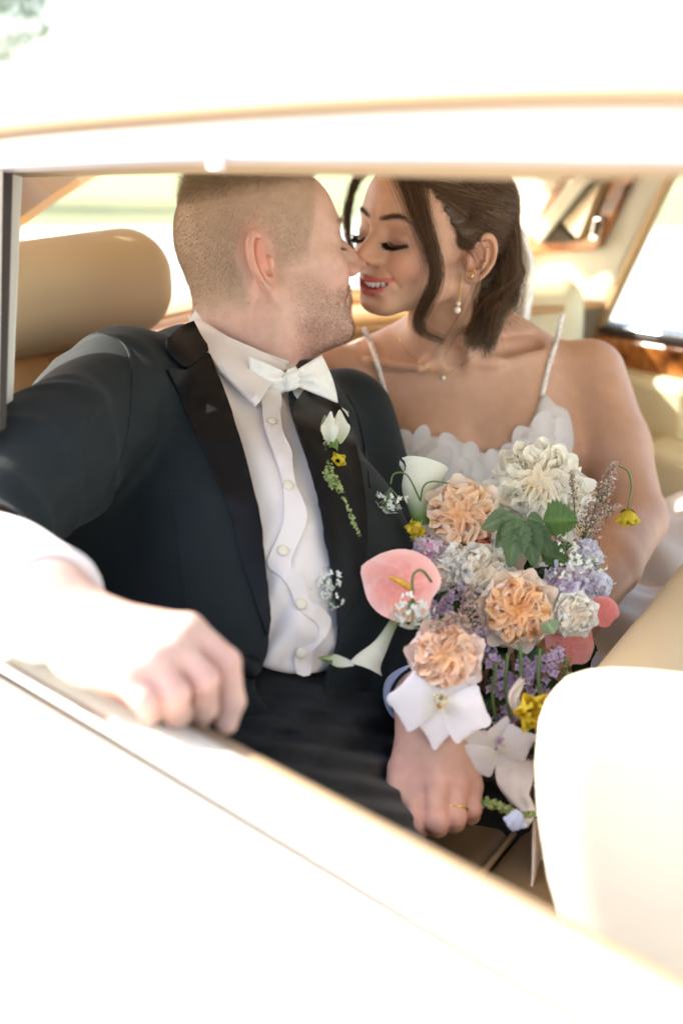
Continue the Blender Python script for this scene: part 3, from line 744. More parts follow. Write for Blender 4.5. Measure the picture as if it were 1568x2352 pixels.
# right hand on the door sill
ri = [P(455, 1480, .965), P(527, 1538, .972), P(530, 1640, .985)]
HR = dict(palm=[(wrR, P(200, 1450, 1.0), .029, .026), (P(200, 1440, 1.0), P(432, 1450, .985), .020, .0125), (P(200, 1460, 1.0), P(400, 1490, .965), .022, .0125), (P(200, 1480, .995), P(350, 1525, .95), .022, .012), (P(200, 1490, .99), P(292, 1555, .945), .022, .012)],
          fingers=[([P(432, 1450, .985), P(520, 1520, .992), P(533, 1610, 1.0), P(520, 1662, 1.002)], [.0125, .0100, .0092, .0078]),
                   ([P(400, 1490, .965), P(468, 1560, .966), P(470, 1625, .985), P(458, 1650, .998)], [.0125, .0102, .0092, .008]),
                   ([P(350, 1525, .95), P(402, 1592, .948), P(408, 1640, .972), P(402, 1650, .99)], [.0122, .0100, .0090, .008]),
                   ([P(292, 1555, .945), P(332, 1605, .938), P(346, 1632, .96), P(350, 1640, .975)], [.0115, .0090, .0082, .007]),
                   ([P(215, 1500, .99), P(262, 1560, 1.0), P(330, 1610, 1.01)], [.018, .013, .010])])
# left hand on the armrest: back of the hand to the viewer
d0 = 1.30
HL = dict(palm=[(wrL, P(1000, 1690, 1.30), .028, .026), (P(975, 1690, 1.305), P(956, 1800, 1.285), .021, .0125), (P(1000, 1690, 1.30), P(1003, 1795, 1.278), .022, .0125), (P(1030, 1690, 1.305), P(1047, 1800, 1.284), .021, .0120), (P(1050, 1700, 1.315), P(1082, 1806, 1.296), .018, .0108)],
          fingers=[([P(956, 1800, 1.285), P(951, 1888, 1.262), P(958, 1902, 1.280), P(962, 1870, 1.30)], [.0122, .0112, .0100, .0085]),
                   ([P(1003, 1795, 1.278), P(1002, 1886, 1.256), P(1004, 1898, 1.276), P(1004, 1868, 1.30)], [.0120, .0106, .0098, .0085]),
                   ([P(1047, 1800, 1.284), P(1044, 1876, 1.264), P(1044, 1888, 1.282), P(1040, 1862, 1.30)], [.0114, .0100, .0092, .008]),
                   ([P(1082, 1806, 1.296), P(1083, 1858, 1.280), P(1081, 1872, 1.296), P(1074, 1855, 1.31)], [.0102, .0088, .0082, .007]),
                   ([P(955, 1690, 1.305), P(920, 1765, 1.290), P(905, 1830, 1.278), P(893, 1880, 1.272)], [.017, .0118, .0102, .0082])])
def skin_g(p, who):
    if who == 'head':
        d = head_sdf(tohead(p, gC, gR, GS), GK) * GS / 1000
        d = smin(d, chain(p, gneck, [.060, .064, .066]), .022)
        nb = fromhead((62, 22, -42), gC, gR, GS)
        return smin(d, cap(p, fromhead((60, -18, -32), gC, gR, GS), P(640, 850, 1.53), .018, .016), .03)
    if who == 'R': return smin(hand_sdf(p, HR, .007), cap(p, elR, wrR, .045, .030), .02)
    return smin(hand_sdf(p, HL, .006), cap(p, elL, wrL, .042, .029), .02)
parts = []
v1, f1 = mesh_sdf(lambda p: skin_g(p, 'head'), gC - [.15, .16, .25], gC + [.17, .17, .16], .0016); parts.append((v1, f1))
v2, f2 = mesh_sdf(lambda p: skin_g(p, 'R'), wrR - [.30, .18, .18], wrR + [.2, .24, .12], .0022); parts.append((v2, f2))
v3, f3 = mesh_sdf(lambda p: skin_g(p, 'L'), wrL - [.11, .14, .22], wrL + [.13, .32, .20], .0017); parts.append((v3, f3))
v4, f4 = mesh_sdf(lambda p: np.minimum(np.maximum(torso_f(p, -.045), uvd(p)[1] - 1400), np.minimum(cap(p, shR, elR, .045, .04), cap(p, shL, elL, .045, .04))), TO - [.42, .45, .45], TO + [.40, .40, .42], .010); parts.append((v4, f4))
V = np.concatenate([a for a, b in parts]); off = 0; FF = []
for a, b in parts: FF.append(b + off); off += len(a)
FF = np.concatenate(FF)
pl = tohead(V.astype(np.float32), gC, gR, GS)
base = np.array([.61, .39, .31])
col = np.tile(base, (len(V), 1)); nh = len(v1)
h = slice(0, nh); c = col[h]; q = pl[h]; ax = np.abs(q[:, 0])
red = (.62, .22, .17)
c = blend(c, red, .40 * gs(np.linalg.norm(q - [38, 66, -14], axis=1), 26))
c = blend(c, red, .55 * gs(np.linalg.norm(np.stack([q[:, 0], q[:, 1] - 112, q[:, 2] + 12], 1), axis=1), 14))

c = blend(c, red, .35 * gs(np.linalg.norm(q - [50, 10, -95], axis=1), 34))
c = blend(c, (.52, .20, .17), 1 - (lip2d(q, GK) - .2) / 1.2)
# short hair tints the scalp, stubble tints jaw, chin and upper lip
hl = (q[:, 2] - np.interp(q[:, 1], [-90, -60, -30, 0, 12, 34, 44, 56, 70, 90], [-46, -40, -34, -20, -4, 4, 30, 60, 80, 96])) / 22
scalp = np.clip(hl, 0, 1)
c = blend(c, (.37, .28, .195), .62 * scalp)
beard = np.clip((np.interp(q[:, 1], [10, 34, 60, 90], [6, -4, -26, -24]) - q[:, 2]) / 14, 0, 1) * np.clip((q[:, 1] + 2) / 42, 0, 1) * np.clip((q[:, 2] + 112) / 14, 0, 1) * np.clip((lipdist(q, GK) - .8) / 2, 0, 1)
beard *= np.clip(1.2 - np.linalg.norm((q - [30, 82, -30]) / [16, 20, 11], axis=1) * 0, 0, 1)
c = blend(c, (.42, .27, .20), .36 * beard)
c = blend(c, base, .7 * np.clip(1.4 - ((q[:, 1] + 22) / 26) ** 2 - ((q[:, 2] - 17) / 42) ** 2, 0, 1) * (ax > 64))
c = blend(c, (.70, .23, .17), .62 * gs(np.linalg.norm((q - [88, -26, 22]) / [1.1, 1, 1.8], axis=1), 21) * np.clip((q[:, 0] - 66) / 4, 0, 1))
col[h] = c
for (kn, cc_) in [(HL, V)]:
    for pts, rad in HL['fingers']:
        for w_, jp in ((.30, pts[0]), (.38, pts[1])): col = blend(col, (.64, .26, .22), w_ * gs(np.linalg.norm(V - jp, axis=1), .017))
for pts, rad in HR['fingers']: col = blend(col, (.66, .30, .26), .3 * gs(np.linalg.norm(V - pts[1], axis=1), .02))
groom = mk('person', V, FF, MAT['skin_groom'], col=col)
tag(groom, 'man in black dinner jacket and white bow tie, one hand on the window sill', 'person')
nail = lambda c, n, w, l, d: None
# --- hair: short strands over the scalp, stubble on the jaw
def strands_on(V, F, w, n, lf, dirf, k=4, jit=.35):
    tri = V[F[:, [0, 1, 2]]]; ar = np.linalg.norm(np.cross(tri[:, 1] - tri[:, 0], tri[:, 2] - tri[:, 0]), axis=1) * w[F].mean(1)
    pr = ar / ar.sum(); fi = rng.choice(len(F), n, p=pr); a = rng.random((n, 2)); s = a.sum(1) > 1; a[s] = 1 - a[s]
    r = tri[fi, 0] + (tri[fi, 1] - tri[fi, 0]) * a[:, :1] + (tri[fi, 2] - tri[fi, 0]) * a[:, 1:]
    nn = np.cross(tri[fi, 1] - tri[fi, 0], tri[fi, 2] - tri[fi, 0]); nn /= np.linalg.norm(nn, axis=1)[:, None] + 1e-12
    d = dirf(r, nn) + rng.normal(size=(n, 3)) * jit; d /= np.linalg.norm(d, axis=1)[:, None]; L_ = lf(r) * rng.uniform(.6, 1.2, n)
    t = np.linspace(0, 1, k)[None, :, None]
    return r, r[:, None] - nn[:, None] * .0006 + d[:, None] * t * L_[:, None, None]
def hairmat(name, c, rough=.45, var=.3):
    m = pmat(name, c, rough, spec=.22); nt = m.node_tree; N = nt.nodes; L = nt.links
    hi = N.new('ShaderNodeHairInfo'); mp = N.new('ShaderNodeMapRange'); mp.inputs['To Min'].default_value = 1 - var; mp.inputs['To Max'].default_value = 1 + var
    mx = N.new('ShaderNodeMix'); mx.data_type = 'RGBA'; mx.blend_type = 'MULTIPLY'; mx.inputs['Factor'].default_value = 1; mx.inputs[6].default_value = (*c, 1)
    L.new(hi.outputs['Random'], mp.inputs[0]); L.new(mp.outputs[0], mx.inputs[7]); L.new(mx.outputs[2], N['Principled BSDF'].inputs['Base Color'])
hairmat('hair_groom', (.40, .29, .185)); hairmat('stubble', (.24, .13, .075)); hairmat('hair_bride', (.10, .054, .028), .42, .6); hairmat('lash', (.012, .008, .006), .5)
wS = np.zeros(len(V)); wS[h] = np.clip(scalp, 0, 1) ** 1.4 * ((((q[:, 1] + 24) / 22) ** 2 + ((q[:, 2] - 17) / 38) ** 2 > 1) | (ax < 60)) * np.clip((ax * -.0 + q[:, 2] + 40) / 60, .35, 1)
ax_, ay_, az_ = gR[:, 0], gR[:, 1], gR[:, 2]
def gdir(r, nn):
    l = tohead(r.astype(np.float32), gC, gR, GS)
    top = np.clip((l[:, 2] - 95) / 25, 0, 1)[:, None]
    return nn * (.55 + .8 * top) - az_ * .9 * (1 - top) - ay_ * (.35 - .5 * top)
def glen(r):
    l = tohead(r.astype(np.float32), gC, gR, GS)
    return .0034 + .015 * np.clip((l[:, 2] - 88) / 22, 0, 1)
r_, st = strands_on(V, FF, wS, 60000, glen, gdir, 4, .30)
hairs('hair', r_, st, rng.uniform(.00006, .00012, len(st)), MAT['hair_groom'], groom, .4)
wB = np.zeros(len(V)); wB[h] = beard * (q[:, 0] > -70)
r_, st = strands_on(V, FF, wB, 18000, lambda r: np.full(len(r), .0034), lambda r, nn: nn * .7 + ay_ * .25 - az_ * .6, 4, .45)
hairs('stubble', r_, st, rng.uniform(.00005, .00010, len(st)), MAT['stubble'], groom, .3)
def lashes(C, R, S, pts, dirs, n, L0, mat, parent, name, rad=.00022):
    c = catmull(pts, n); dd = catmull(dirs, n); dd /= np.linalg.norm(dd, axis=1)[:, None]
    out = []
    for a, d in zip(c, dd):
        d = d + rng.normal(size=3) * .12; L = L0 * rng.uniform(.75, 1.15)
        out.append([fromhead(a + d * L * t + np.array([0, 0, .10 * L0]) * (t * t) * 2, C, R, S) for t in (0, .35, .7, 1)])
    return hairs(name, None, np.array(out), np.full(n, rad), mat, parent, .3)
for s in (1, -1):
    lashes(gC, gR, GS, [(s * 18, 85, 13.5), (s * 24, 86.5, 11.2), (s * 31, 86, 10), (s * 38, 83, 11), (s * 43, 78, 12.5)], [(0, 1, -.3), (0, 1, -.3), (s * .15, 1, -.3), (s * .4, .9, -.2), (s * .6, .7, -.1)], 60, 6, MAT['stubble'], groom, 'eyelashes')
    bpts = catmull([(s * 10, 93, 38), (s * 22, 93.5, 42), (s * 34, 88, 43), (s * 45, 76, 39)], 160)
    ob = []
    for b_ in bpts:
        b_ = b_ + rng.normal(size=3) * [1, .3, 1.8]; d = np.array([s * .8, .25, .15]) + rng.normal(size=3) * .25
        ob.append([fromhead(b_ + d * t * 5, gC, gR, GS) for t in (0, .4, .8, 1)])
    hairs('eyebrow', None, np.array(ob), np.full(len(ob), .00018), MAT['hair_groom'], groom)
# teeth
def teeth(C, R, S, k, parent, zc, ny=88):
    T = []
    lz = k.get('lz', 0); lf = k.get('lowf', 1)
    for i in [j + .5 for j in range(-6, 6)]:
        x = i * 6.3; y = ny - .0195 * x * x; z = (zc + lz + k['smile'] * .55 * (x / 27) ** 2); z = -8 + (z + 8) * lf
        w = 3.75 if abs(i) < 1 else 3.5
        T.append(ball(fromhead((x, y, z), C, R, S), np.array([w, 2.8, 6.2 if abs(i) < 1 else 5.6]) * S / 1000, 12, 8, R))
    v, f = merge(T); return mk('teeth', v, f, MAT['teeth'], parent)
pmat('teeth', srgb(250, 246, 238), .2, spec=.6, sss=.1)
teeth(gC, gR, GS, GK, groom, -45.5, 84)
# --- suit ---------------------------------------------------------------
def clothmat(name, c, rough, sheen, wv=0, nz=.06):
    return pmat(name, c, rough, spec=.3, sheen=sheen, noise=(30, nz), bump=(1400, .0003, .5))
clothmat('suit_wool', srgb(26, 32, 33), .8, .06, nz=.14); pmat('satin', srgb(13, 13, 15), .45, spec=.2, bump=(60, .0002, .4)); clothmat('trouser_wool', srgb(34, 35, 36), .85, .08)
clothmat('shirt_cotton', srgb(228, 218, 212), .8, .15, nz=.02); pmat('tie_silk', srgb(234, 231, 224), .55, sheen=.3, noise=(160, .06), bump=(500, .0008, .8)); pmat('button', srgb(225, 215, 190), .25, spec=.6)
def wr(p, ax, fr, ph):                                 # soft fold pattern
    return np.sin(p @ np.asarray(ax, np.float32) * fr + ph)
def sleeve(p, g):
    a = chain(p, [shR, (shR + elR) / 2, elR], [.063 + g, .055 + g, .052 + g], .02)
    b = chain(p, [elR, wrR - (wrR - elR) * .42], [.052 + g, .044 + g], .02)
    q = (p - shR) @ nrm(elR - shR).astype(np.float32)
    side = (p - shR) @ cF.astype(np.float32)
    up_ = (p - shR) @ cU.astype(np.float32)
    w1 = q * 38 + side * 62 + 1.6 * np.sin(q * 31 + up_ * 40) + .8 * np.sin(up_ * 95)
    fold = -.0065 * (1 - np.sqrt(np.sin(w1 * .6) ** 2 + .02)) ** 2 * np.clip(1.3 - np.abs(q - .12) / .16, 0, 1) - .004 * (1 - np.sqrt(np.sin(q * 17 - side * 34 + 1.5 * np.sin(up_ * 21)) ** 2 + .02)) ** 2
    return smin(a, b, .02) + fold
open_poly = [(438, 742), (470, 800), (506, 890), (545, 985), (575, 1090), (596, 1195), (609, 1310), (616, 1420), (614, 1500), (585, 1580), (640, 1640), (720, 1640), (748, 1545), (772, 1480), (772, 1400), (757, 1300), (738, 1180), (712, 1080), (684, 1000), (664, 930), (662, 860), (640, 800), (560, 700)]
opn = smooth_outline(open_poly, 20)
def front(p): return (p - TO.astype(np.float32)) @ tF.astype(np.float32)
def jacket_f(p):
    g = .012
    b = torso_f(p, g)
    # drape: soft diagonal folds
    s = front(p); u = (p - TO.astype(np.float32)) @ tI.astype(np.float32); w = (p - TO.astype(np.float32)) @ tUp.astype(np.float32)
    b = b - .0030 * (1 - np.abs(np.sin(u * 17 + w * 11 + .8 * np.sin(w * 26)))) ** 2 + .0012 * np.sin(u * 30 + w * 24)
    b = smin(b, cap(p, P(190, 1010, 1.46), P(330, 1300, 1.46), .055, .075), .05)
    b = smin(b, cap(p, P(40, 1130, 1.42), P(250, 1280, 1.46), .060, .075), .05)
    skirt = ell(p, P(560, 1560, 1.50), (.19, .15, .19), TR)
    b = smin(b, skirt, .06)
    b = smin(b, sleeve(p, .004), .018)
    b = smin(b, chain(p, [shL, elL, elL + (wrL - elL) * .86], [.058, .052, .040], .02), .02)
    b = smin(b, cap(p, shR + [.004, .0, .004], P(400, 850, 1.56), .050, .036), .025)      # padded shoulders
    pu, pv, dd = uvd(p)
    o = polysd(pu, pv, opn) * dd / FPX
    o = smax(o, -(s + .02), .004)
    inner = np.maximum(torso_f(p, .0045), -(smin(cap(p, elL, wrL, .050, .036), cap(p, elL, wrL, .05, .036), .01) + 9))
    b = smax(b, -np.minimum(o, 9), .004)
    nk = chain(p, gneck, [.066, .070, .076]); b = smax(b, -nk, .005)
    b = smax(b, -(torso_f(p, .0035)), .002)
    endR = (p - (wrR - (wrR - elR) * .44)) @ nrm(wrR - elR).astype(np.float32)
    near = cap(p, elR, wrR, .09, .09)
    b = np.where(near < 0, np.maximum(b, endR), b)
    return b
v, f = mesh_sdf(jacket_f, TO - [.46, .42, .44], TO + [.42, .30, .36], .0034)
jk = mk('jacket', v, f, MAT['suit_wool'], groom)
print('jacket', len(v))
# shirt: torso, cuffs and collar
def shirt_f(p):
    b = torso_f(p, .002)
    s = front(p); u, vv, dd = uvd(p)
    k = np.clip((vv - 1100) / 400, 0, 1)
    b = b - .010 * k * np.clip(1 - np.abs(u - 690) / 90, 0, 1)
    b = b + .0035 * k * np.sin(vv * .045 + u * .02 + 1.5 * np.sin(u * .03)) + .0012 * np.sin(vv * .03 - u * .045)
    cut = (vv - 1548 + .0022 * (u - 690) ** 2) * dd / FPX
    b = smax(b, cut * .8, .006)
    return smax(b, -chain(p, gneck, [.062, .066, .07]), .003)
v, f = mesh_sdf(shirt_f, P(680, 1180, 1.5) - [.16, .26, .33], P(680, 1180, 1.5) + [.14, .2, .24], .003)
sh = mk('shirt', v, f, MAT['shirt_cotton'], groom); shb = bvh_of(sh)
def cuff_f(p):
    a = wrR - (wrR - elR) * .60; b_ = wrR + (P(190, 1440, 1.0) - wrR) * .10; ax = nrm(b_ - a).astype(np.float32)
    q = (p - a) @ ax; L = np.linalg.norm(b_ - a)
    d = cap(p, a, b_, .049, .043) + .0022 * np.sin(q * 60 + 2 * np.sin(((p - a) @ cU.astype(np.float32)) * 40)) * np.clip(1 - q / L, 0, 1)
    return smax(smax(d, q - L, .003), -q, .003)
v, f = mesh_sdf(cuff_f, wrR - [.26, .16, .14], wrR + [.12, .14, .12], .003); mk('shirt_cuff', v, f, MAT['shirt_cotton'], sh)
cl_ = P(930, 1545, 1.375)
def cuffl(p):
    a = P(925, 1440, 1.46); b_ = P(972, 1600, 1.345); ax = nrm(b_ - a).astype(np.float32); q = (p - a) @ ax; L = np.linalg.norm(b_ - a)
    return smax(smax(cap(p, a, b_, .040, .037), q - L, .002), -q, .002)
pmat('cuff_blue', srgb(196, 205, 232), .8, noise=(40, .02))
v, f = mesh_sdf(cuffl, cl_ - .11, cl_ + .11, .0025); mk('shirt_cuff', v, f, MAT['cuff_blue'], sh)
# collar: a band round the neck and two leaves
nbv, nbf = mesh_sdf(lambda p: chain(p, gneck, [.0655, .0695, .073]), gneck[1] - .14, gneck[1] + .14, .005)
nb = BVHTree.FromPolygons([Vector(a) for a in nbv], [tuple(int(i) for i in a) for a in nbf])
cv = []
A = np.linspace(0, 2 * math.pi, 40, endpoint=False)
nx = nrm(gneck[1] - gneck[0]); 
cB = fromhead((0, -22, -72), gC, gR, GS)
def ringpt(ctr, axis, a, r):
    x = nrm(np.cross(axis, cF)); y = np.cross(axis, x); return ctr + (x * math.cos(a) + y * math.sin(a)) * r
leafR = [(440, 728), (462, 742), (520, 778), (582, 806), (640, 838), (655, 850), (640, 862), (622, 885), (604, 912), (585, 938), (560, 915), (530, 885), (503, 858), (480, 822), (462, 790), (446, 758)]
cbv, cbf = mesh_sdf(lambda p: smin(chain(p, gneck, [.0665, .0715, .082]), torso_f(p, .006), .02), P(560, 850, 1.55) - .16, P(560, 850, 1.55) + .16, .005)
cb = BVHTree.FromPolygons([Vector(a) for a in cbv], [tuple(int(i) for i in a) for a in cbf])
v, f = patch(leafR, cb, .003, .002, 12, smooth=False); cR_ = mk('collar', v, f, MAT['shirt_cotton'], sh); bevel(cR_, .0012, 2)
leafL = [(652, 842), (672, 845), (688, 880), (706, 930), (700, 950), (676, 925), (655, 880)]
v, f = patch(leafL, cb, .003, .002, 12, smooth=False); mk('collar', v, f, MAT['shirt_cotton'], sh)
band = [(436, 738), (444, 722), (452, 712), (463, 735), (530, 778), (600, 808), (662, 830), (668, 850), (640, 856), (560, 822), (480, 790)]
v, f = patch(band, cb, .003, -.002, 12, smooth=False); mk('collar_band', v, f, MAT['shirt_cotton'], sh)
# front placket with its buttons
pk = [(600, 905), (602, 950), (606, 985), (620, 1025), (634, 1065), (645, 1100), (650, 1140), (652, 1190), (641, 1225), (626, 1255), (613, 1287), (620, 1308), (640, 1322), (655, 1340), (667, 1361), (678, 1392), (691, 1409), (712, 1424), (728, 1442), (724, 1470), (700, 1484), (679, 1496), (675, 1516), (681, 1545), (706, 1548), (712, 1520), (716, 1492), (742, 1462), (756, 1430), (742, 1405), (722, 1390), (704, 1375), (698, 1340), (680, 1316), (668, 1300), (675, 1270), (692, 1230), (702, 1185), (690, 1145), (678, 1120), (670, 1080), (668, 1041), (650, 1000), (643, 960), (640, 905)]
v, f = patch(pk, shb, .0022, .001, 9); pko = mk('placket', v, f, MAT['shirt_cotton'], sh)
pkb = BVHTree.FromPolygons([Vector(a) for a in v], f)
for (u, vv) in [(624, 969), (661, 1115), (649, 1265), (691, 1388), (690, 1500)]:
    h_ = pkb.ray_cast(Vector(C0), Vector(ray(u, vv)))
    c = np.array(h_[0]) if h_[0] else P(u, vv, 1.45); n_ = np.array(h_[1]) if h_[0] else -ray(u, vv)
    if n_ @ ray(u, vv) > 0: n_ = -n_
    x = nrm(np.cross(n_, cU)); y = np.cross(n_, x); B = np.stack([x, y, n_], 1)
    v, f = ball(c + n_ * .0015, (.0052, .0056, .0018), 16, 8, B); bt = mk('shirt_button', v, f, MAT['button'], pko)
# lapels, laid on the jacket
jb = bvh_of(jk)
def seam(pts, r, nm, mat, par, off=.0004):
    L3 = []
    for u, v in smooth_outline(pts, 8, False):
        h = jb.ray_cast(Vector(C0), Vector(ray(u, v)))
        if h[0] is not None: L3.append(np.array(h[0]) - ray(u, v) * off)
    L3 = np.array(L3)
    for _ in range(3): L3[1:-1] = (L3[:-2] + 2 * L3[1:-1] + L3[2:]) / 4
    v, f = tube(L3, r, 6); return mk(nm, v, f, mat, par)
seam([(222, 768), (262, 772), (292, 800), (305, 850), (303, 920), (296, 985), (280, 1050), (252, 1120), (215, 1180)], .0016, 'armhole_seam', MAT['suit_wool'], jk)
seam([(795, 905), (815, 940), (830, 990), (842, 1060), (850, 1130)], .0014, 'armhole_seam', MAT['suit_wool'], jk)
seam([(392, 1120), (410, 1240), (425, 1360), (436, 1480)], .0008, 'dart_seam', MAT['suit_wool'], jk)
lapR = [(380, 852), (402, 853), (422, 855), (445, 842), (475, 817), (492, 858), (510, 900), (545, 997), (571, 1093), (593, 1186), (604, 1280), (612, 1370), (616, 1430), (611, 1462), (596, 1415), (577, 1350), (556, 1290), (540, 1215), (525, 1160), (498, 1100), (472, 1040), (439, 975), (408, 905)]
colR = [(439, 748), (425, 756), (400, 772), (377, 790), (376, 808), (384, 822), (395, 835), (408, 846), (421, 853), (445, 840), (474, 815), (462, 790), (449, 766)]
v, f = patch(lapR, jb, .0028, .0015, 11); lpo = mk('lapel', v, f, MAT['satin'], jk)
v, f = patch(colR, jb, .0034, .003, 11); mk('lapel_collar', v, f, MAT['satin'], jk)
lapL = [(690, 905), (716, 892), (746, 906), (775, 940), (798, 975), (812, 1030), (826, 1100), (836, 1180), (836, 1260), (822, 1330), (800, 1400), (778, 1440), (772, 1390), (757, 1295), (738, 1178), (712, 1078), (688, 1005), (672, 950)]
v, f = patch(lapL, jb, .0028, .0015, 12); mk('lapel', v, f, MAT['satin'], jk)
hb = jb.ray_cast(Vector(C0), Vector(ray(576, 1533))); cbt = np.array(hb[0]) if hb[0] else P(576, 1533, 1.35)
v, f = ball(cbt - ray(576, 1533) * .003, (.011, .004, .011), 18, 8, frame(ray(576, 1533), cU)); mk('jacket_button', v, f, MAT['satin'], jk)
# bow tie
def bowtie():
    K0 = P(668, 872, 1.475); R = frame(-ray(668, 872) * 1.0 + cR * .25, nrm(cU - .35 * cR)); # x right(subject), y out, z up
    X, Y, Z = -R[:, 0], R[:, 1], R[:, 2]
    if X @ cR < 0: X = -X
    X = nrm(X - cU * .28)
    def wing(s, L, h0, h1, tw, yo):
        rows = []
        for t in np.linspace(0, 1, 12):
            hgt = h0 + (h1 - h0) * t ** .8; r = []
            for w in np.linspace(-1, 1, 15):
                y = yo + .0075 * math.sin(math.pi * min(1, t * 1.1)) * (1 - w * w * .5) + .0022 * math.cos(w * 7) * (1 - t) + tw * t * w
                r.append(K0 + X * s * (.004 + L * t + .003 * (1 - w * w) * t) + Z * w * hgt + Y * y)
            rows.append(r)
        return sheet(rows, .003 * s)
    T = []
    for s, L, h0, h1, tw, yo in ((-1, .034, .007, .026, .004, .002), (-1, .030, .006, .022, -.004, -.005), (1, .037, .007, .026, -.004, .002), (1, .033, .006, .023, .005, -.006)):
        T.append(wing(s, L, h0, h1, tw, yo))
    v, f = merge(T); o = mk('bow_tie', v, f, MAT['tie_silk'], groom)
    v, f = mesh_sdf(lambda p: rbox(p, K0 + Y * .004, (.0085, .0068, .011), .006, np.stack([X, Y, Z], 1)) + .0008 * np.sin(((p - K0) @ Z.astype(np.float32)) * 900), K0 - .03, K0 + .03, .0015); mk('tie_knot', v, f, MAT['tie_silk'], o)
bowtie()
# ring
r0 = P(1045, 1858, 1.269); rx = nrm(P(1047, 1795, 1.285) - P(1044, 1878, 1.27)); a1 = nrm(np.cross(rx, cF)); a2 = np.cross(rx, a1)
v, f = tube([r0 + (a1 * math.cos(t) + a2 * math.sin(t)) * .0108 for t in np.linspace(0, 2 * math.pi, 33)], .0013, 8, False)
pmat('gold', (.83, .58, .22), .2, metal=1); tag(mk('wedding_ring', v, f, MAT['gold']), 'plain gold wedding band on the ring finger of the man\'s hand on the armrest', 'ring')
tb = BVHTree.FromPolygons([Vector(a) for a in v3], [tuple(int(i) for i in a) for a in f3])
nv, nf_ = patch([(884, 1858), (890, 1850), (899, 1852), (902, 1864), (897, 1878), (887, 1882), (881, 1872)], tb, .0006, .0001, 3)
pmat('nail', (.72, .50, .44), .22, spec=.6); mk('thumbnail', nv, nf_, MAT['nail'], groom)
# trousers
def trous(p):
    kn1 = P(1000, 2560, .95); kn2 = P(1360, 2120, 1.36)
    h1 = P(640, 1800, 1.42); h2 = P(800, 1830, 1.54)
    d = smin(chain(p, [h1, kn1], [.105, .075]), chain(p, [h2, kn2], [.095, .07]), .03)
    d = smin(d, ell(p, P(650, 1600, 1.47), (.155, .145, .11), TR), .05)
    u, vv, dd = uvd(p)
    return d + .004 * np.sin(u * .035 + vv * .05) * np.clip(1 - np.abs(vv - 1690) / 250, 0, 1) + .0025 * np.sin(vv * .12 - u * .02)
v, f = mesh_sdf(trous, P(900, 1900, 1.25) - [.36, .36, .28], P(900, 1900, 1.25) + [.3, .42, .3], .005); mk('trousers', v, f, MAT['trouser_wool'], groom)
# ---------------------------------------------------------------- bride
pmat('skin_bride', (.6, .4, .3), .46, spec=.38, sss=.25, attr=True, noise=(60, .07, 8), bump=(900, .0004, .4))
bsL = P(1352, 862, 1.80); bsR = P(765, 872, 1.74)
beL = P(1462, 1195, 1.72); bwL = P(1290, 1470, 1.50)
beR = P(800, 1250, 1.74); bwR = P(1090, 1560, 1.52)
bT = P(1075, 1010, 1.80); bUp = nrm([.05, .05, 1]); bI = nrm(bsL * [1, 1, 0] - bsR * [1, 1, 0]); bFr = nrm(np.cross(bUp, bI)); 
if bFr @ cF > 0: bFr = -bFr
bTR = np.stack([bI, bFr, bUp], 1)
bneck = [fromhead((0, -22, -22), bC, bR, BS), P(1035, 770, 1.735), P(1050, 840, 1.775)]
notch = P(1043, 832, 1.70)
def btorso(p, g=0.):
    d = ell(p, bT, (.155 + g, .088 + g, .175 + g), bTR)
    d = smin(d, cap(p, bsR + [.03, .01, -.02], P(1000, 880, 1.79), .036 + g, .050 + g), .045)
    d = smin(d, cap(p, P(1100, 880, 1.80), bsL + [-.03, .01, -.018], .050 + g, .038 + g), .045)
    d = smin(d, ell(p, P(985, 1075, 1.735), (.068 + g, .060 + g, .062 + g), bTR), .045)
    d = smin(d, ell(p, P(1215, 1040, 1.76), (.062 + g, .060 + g, .062 + g), bTR), .045)
    d = smin(d, ell(p, P(1080, 1330, 1.82), (.125 + g, .095 + g, .2 + g), bTR), .06)
    return d
def bskin(p):
    d = head_sdf(tohead(p, bC, bR, BS), BK) * BS / 1000
    d = smin(d, chain(p, bneck, [.046, .046, .052], .01), .016)
    t = btorso(p)
    t = smin(t, cap(p, P(1120, 800, 1.80), P(1270, 825, 1.825), .026, .020), .03)       # trapezius
    t = smin(t, cap(p, P(990, 800, 1.78), P(830, 820, 1.77), .026, .020), .03)
    d = smin(d, t, .028)
    d = smin(d, chain(p, [bsL, (bsL + beL) / 2 + [.004, 0, 0], beL], [.046, .041, .035], .015), .022)
    d = smin(d, chain(p, [beL, beL * .6 + bwL * .4, bwL], [.035, .036, .024], .01), .012)
    d = smin(d, chain(p, [bsR, beR], [.044, .037], .015), .022)
    d = smin(d, cap(p, beR, bwR, .036, .024), .012)
    d = smin(d, chain(p, [notch + [.018, .002, .002], P(1135, 832, 1.712), P(1250, 812, 1.762)], [.0075, .0075, .006]), .010)      # collar bones
    d = smin(d, chain(p, [notch + [-.018, .002, .002], P(960, 842, 1.692), P(850, 832, 1.716)], [.0075, .0075, .006]), .010)
    d = smax(d, -cap(p, P(1150, 800, 1.722), P(1225, 790, 1.755), .010, .009), .014)
    d = smax(d, -cap(p, P(955, 815, 1.690), P(900, 812, 1.705), .007, .006), .012)
    d = smax(d, -cap(p, P(1100, 985, 1.688), P(1108, 1060, 1.672), .0015, .005), .022)
    d = smin(d, cap(p, fromhead((-50, -12, -32), bC, bR, BS), notch + [.012, .006, -.002], .010, .0065), .016)  # neck muscle
    d = smin(d, cap(p, fromhead((50, -8, -34), bC, bR, BS), notch + [-.012, .006, -.002], .010, .0065), .016)
    d = smax(d, -ell(p, notch + [0, -.010, .006], (.011, .012, .013)), .010)
    return d
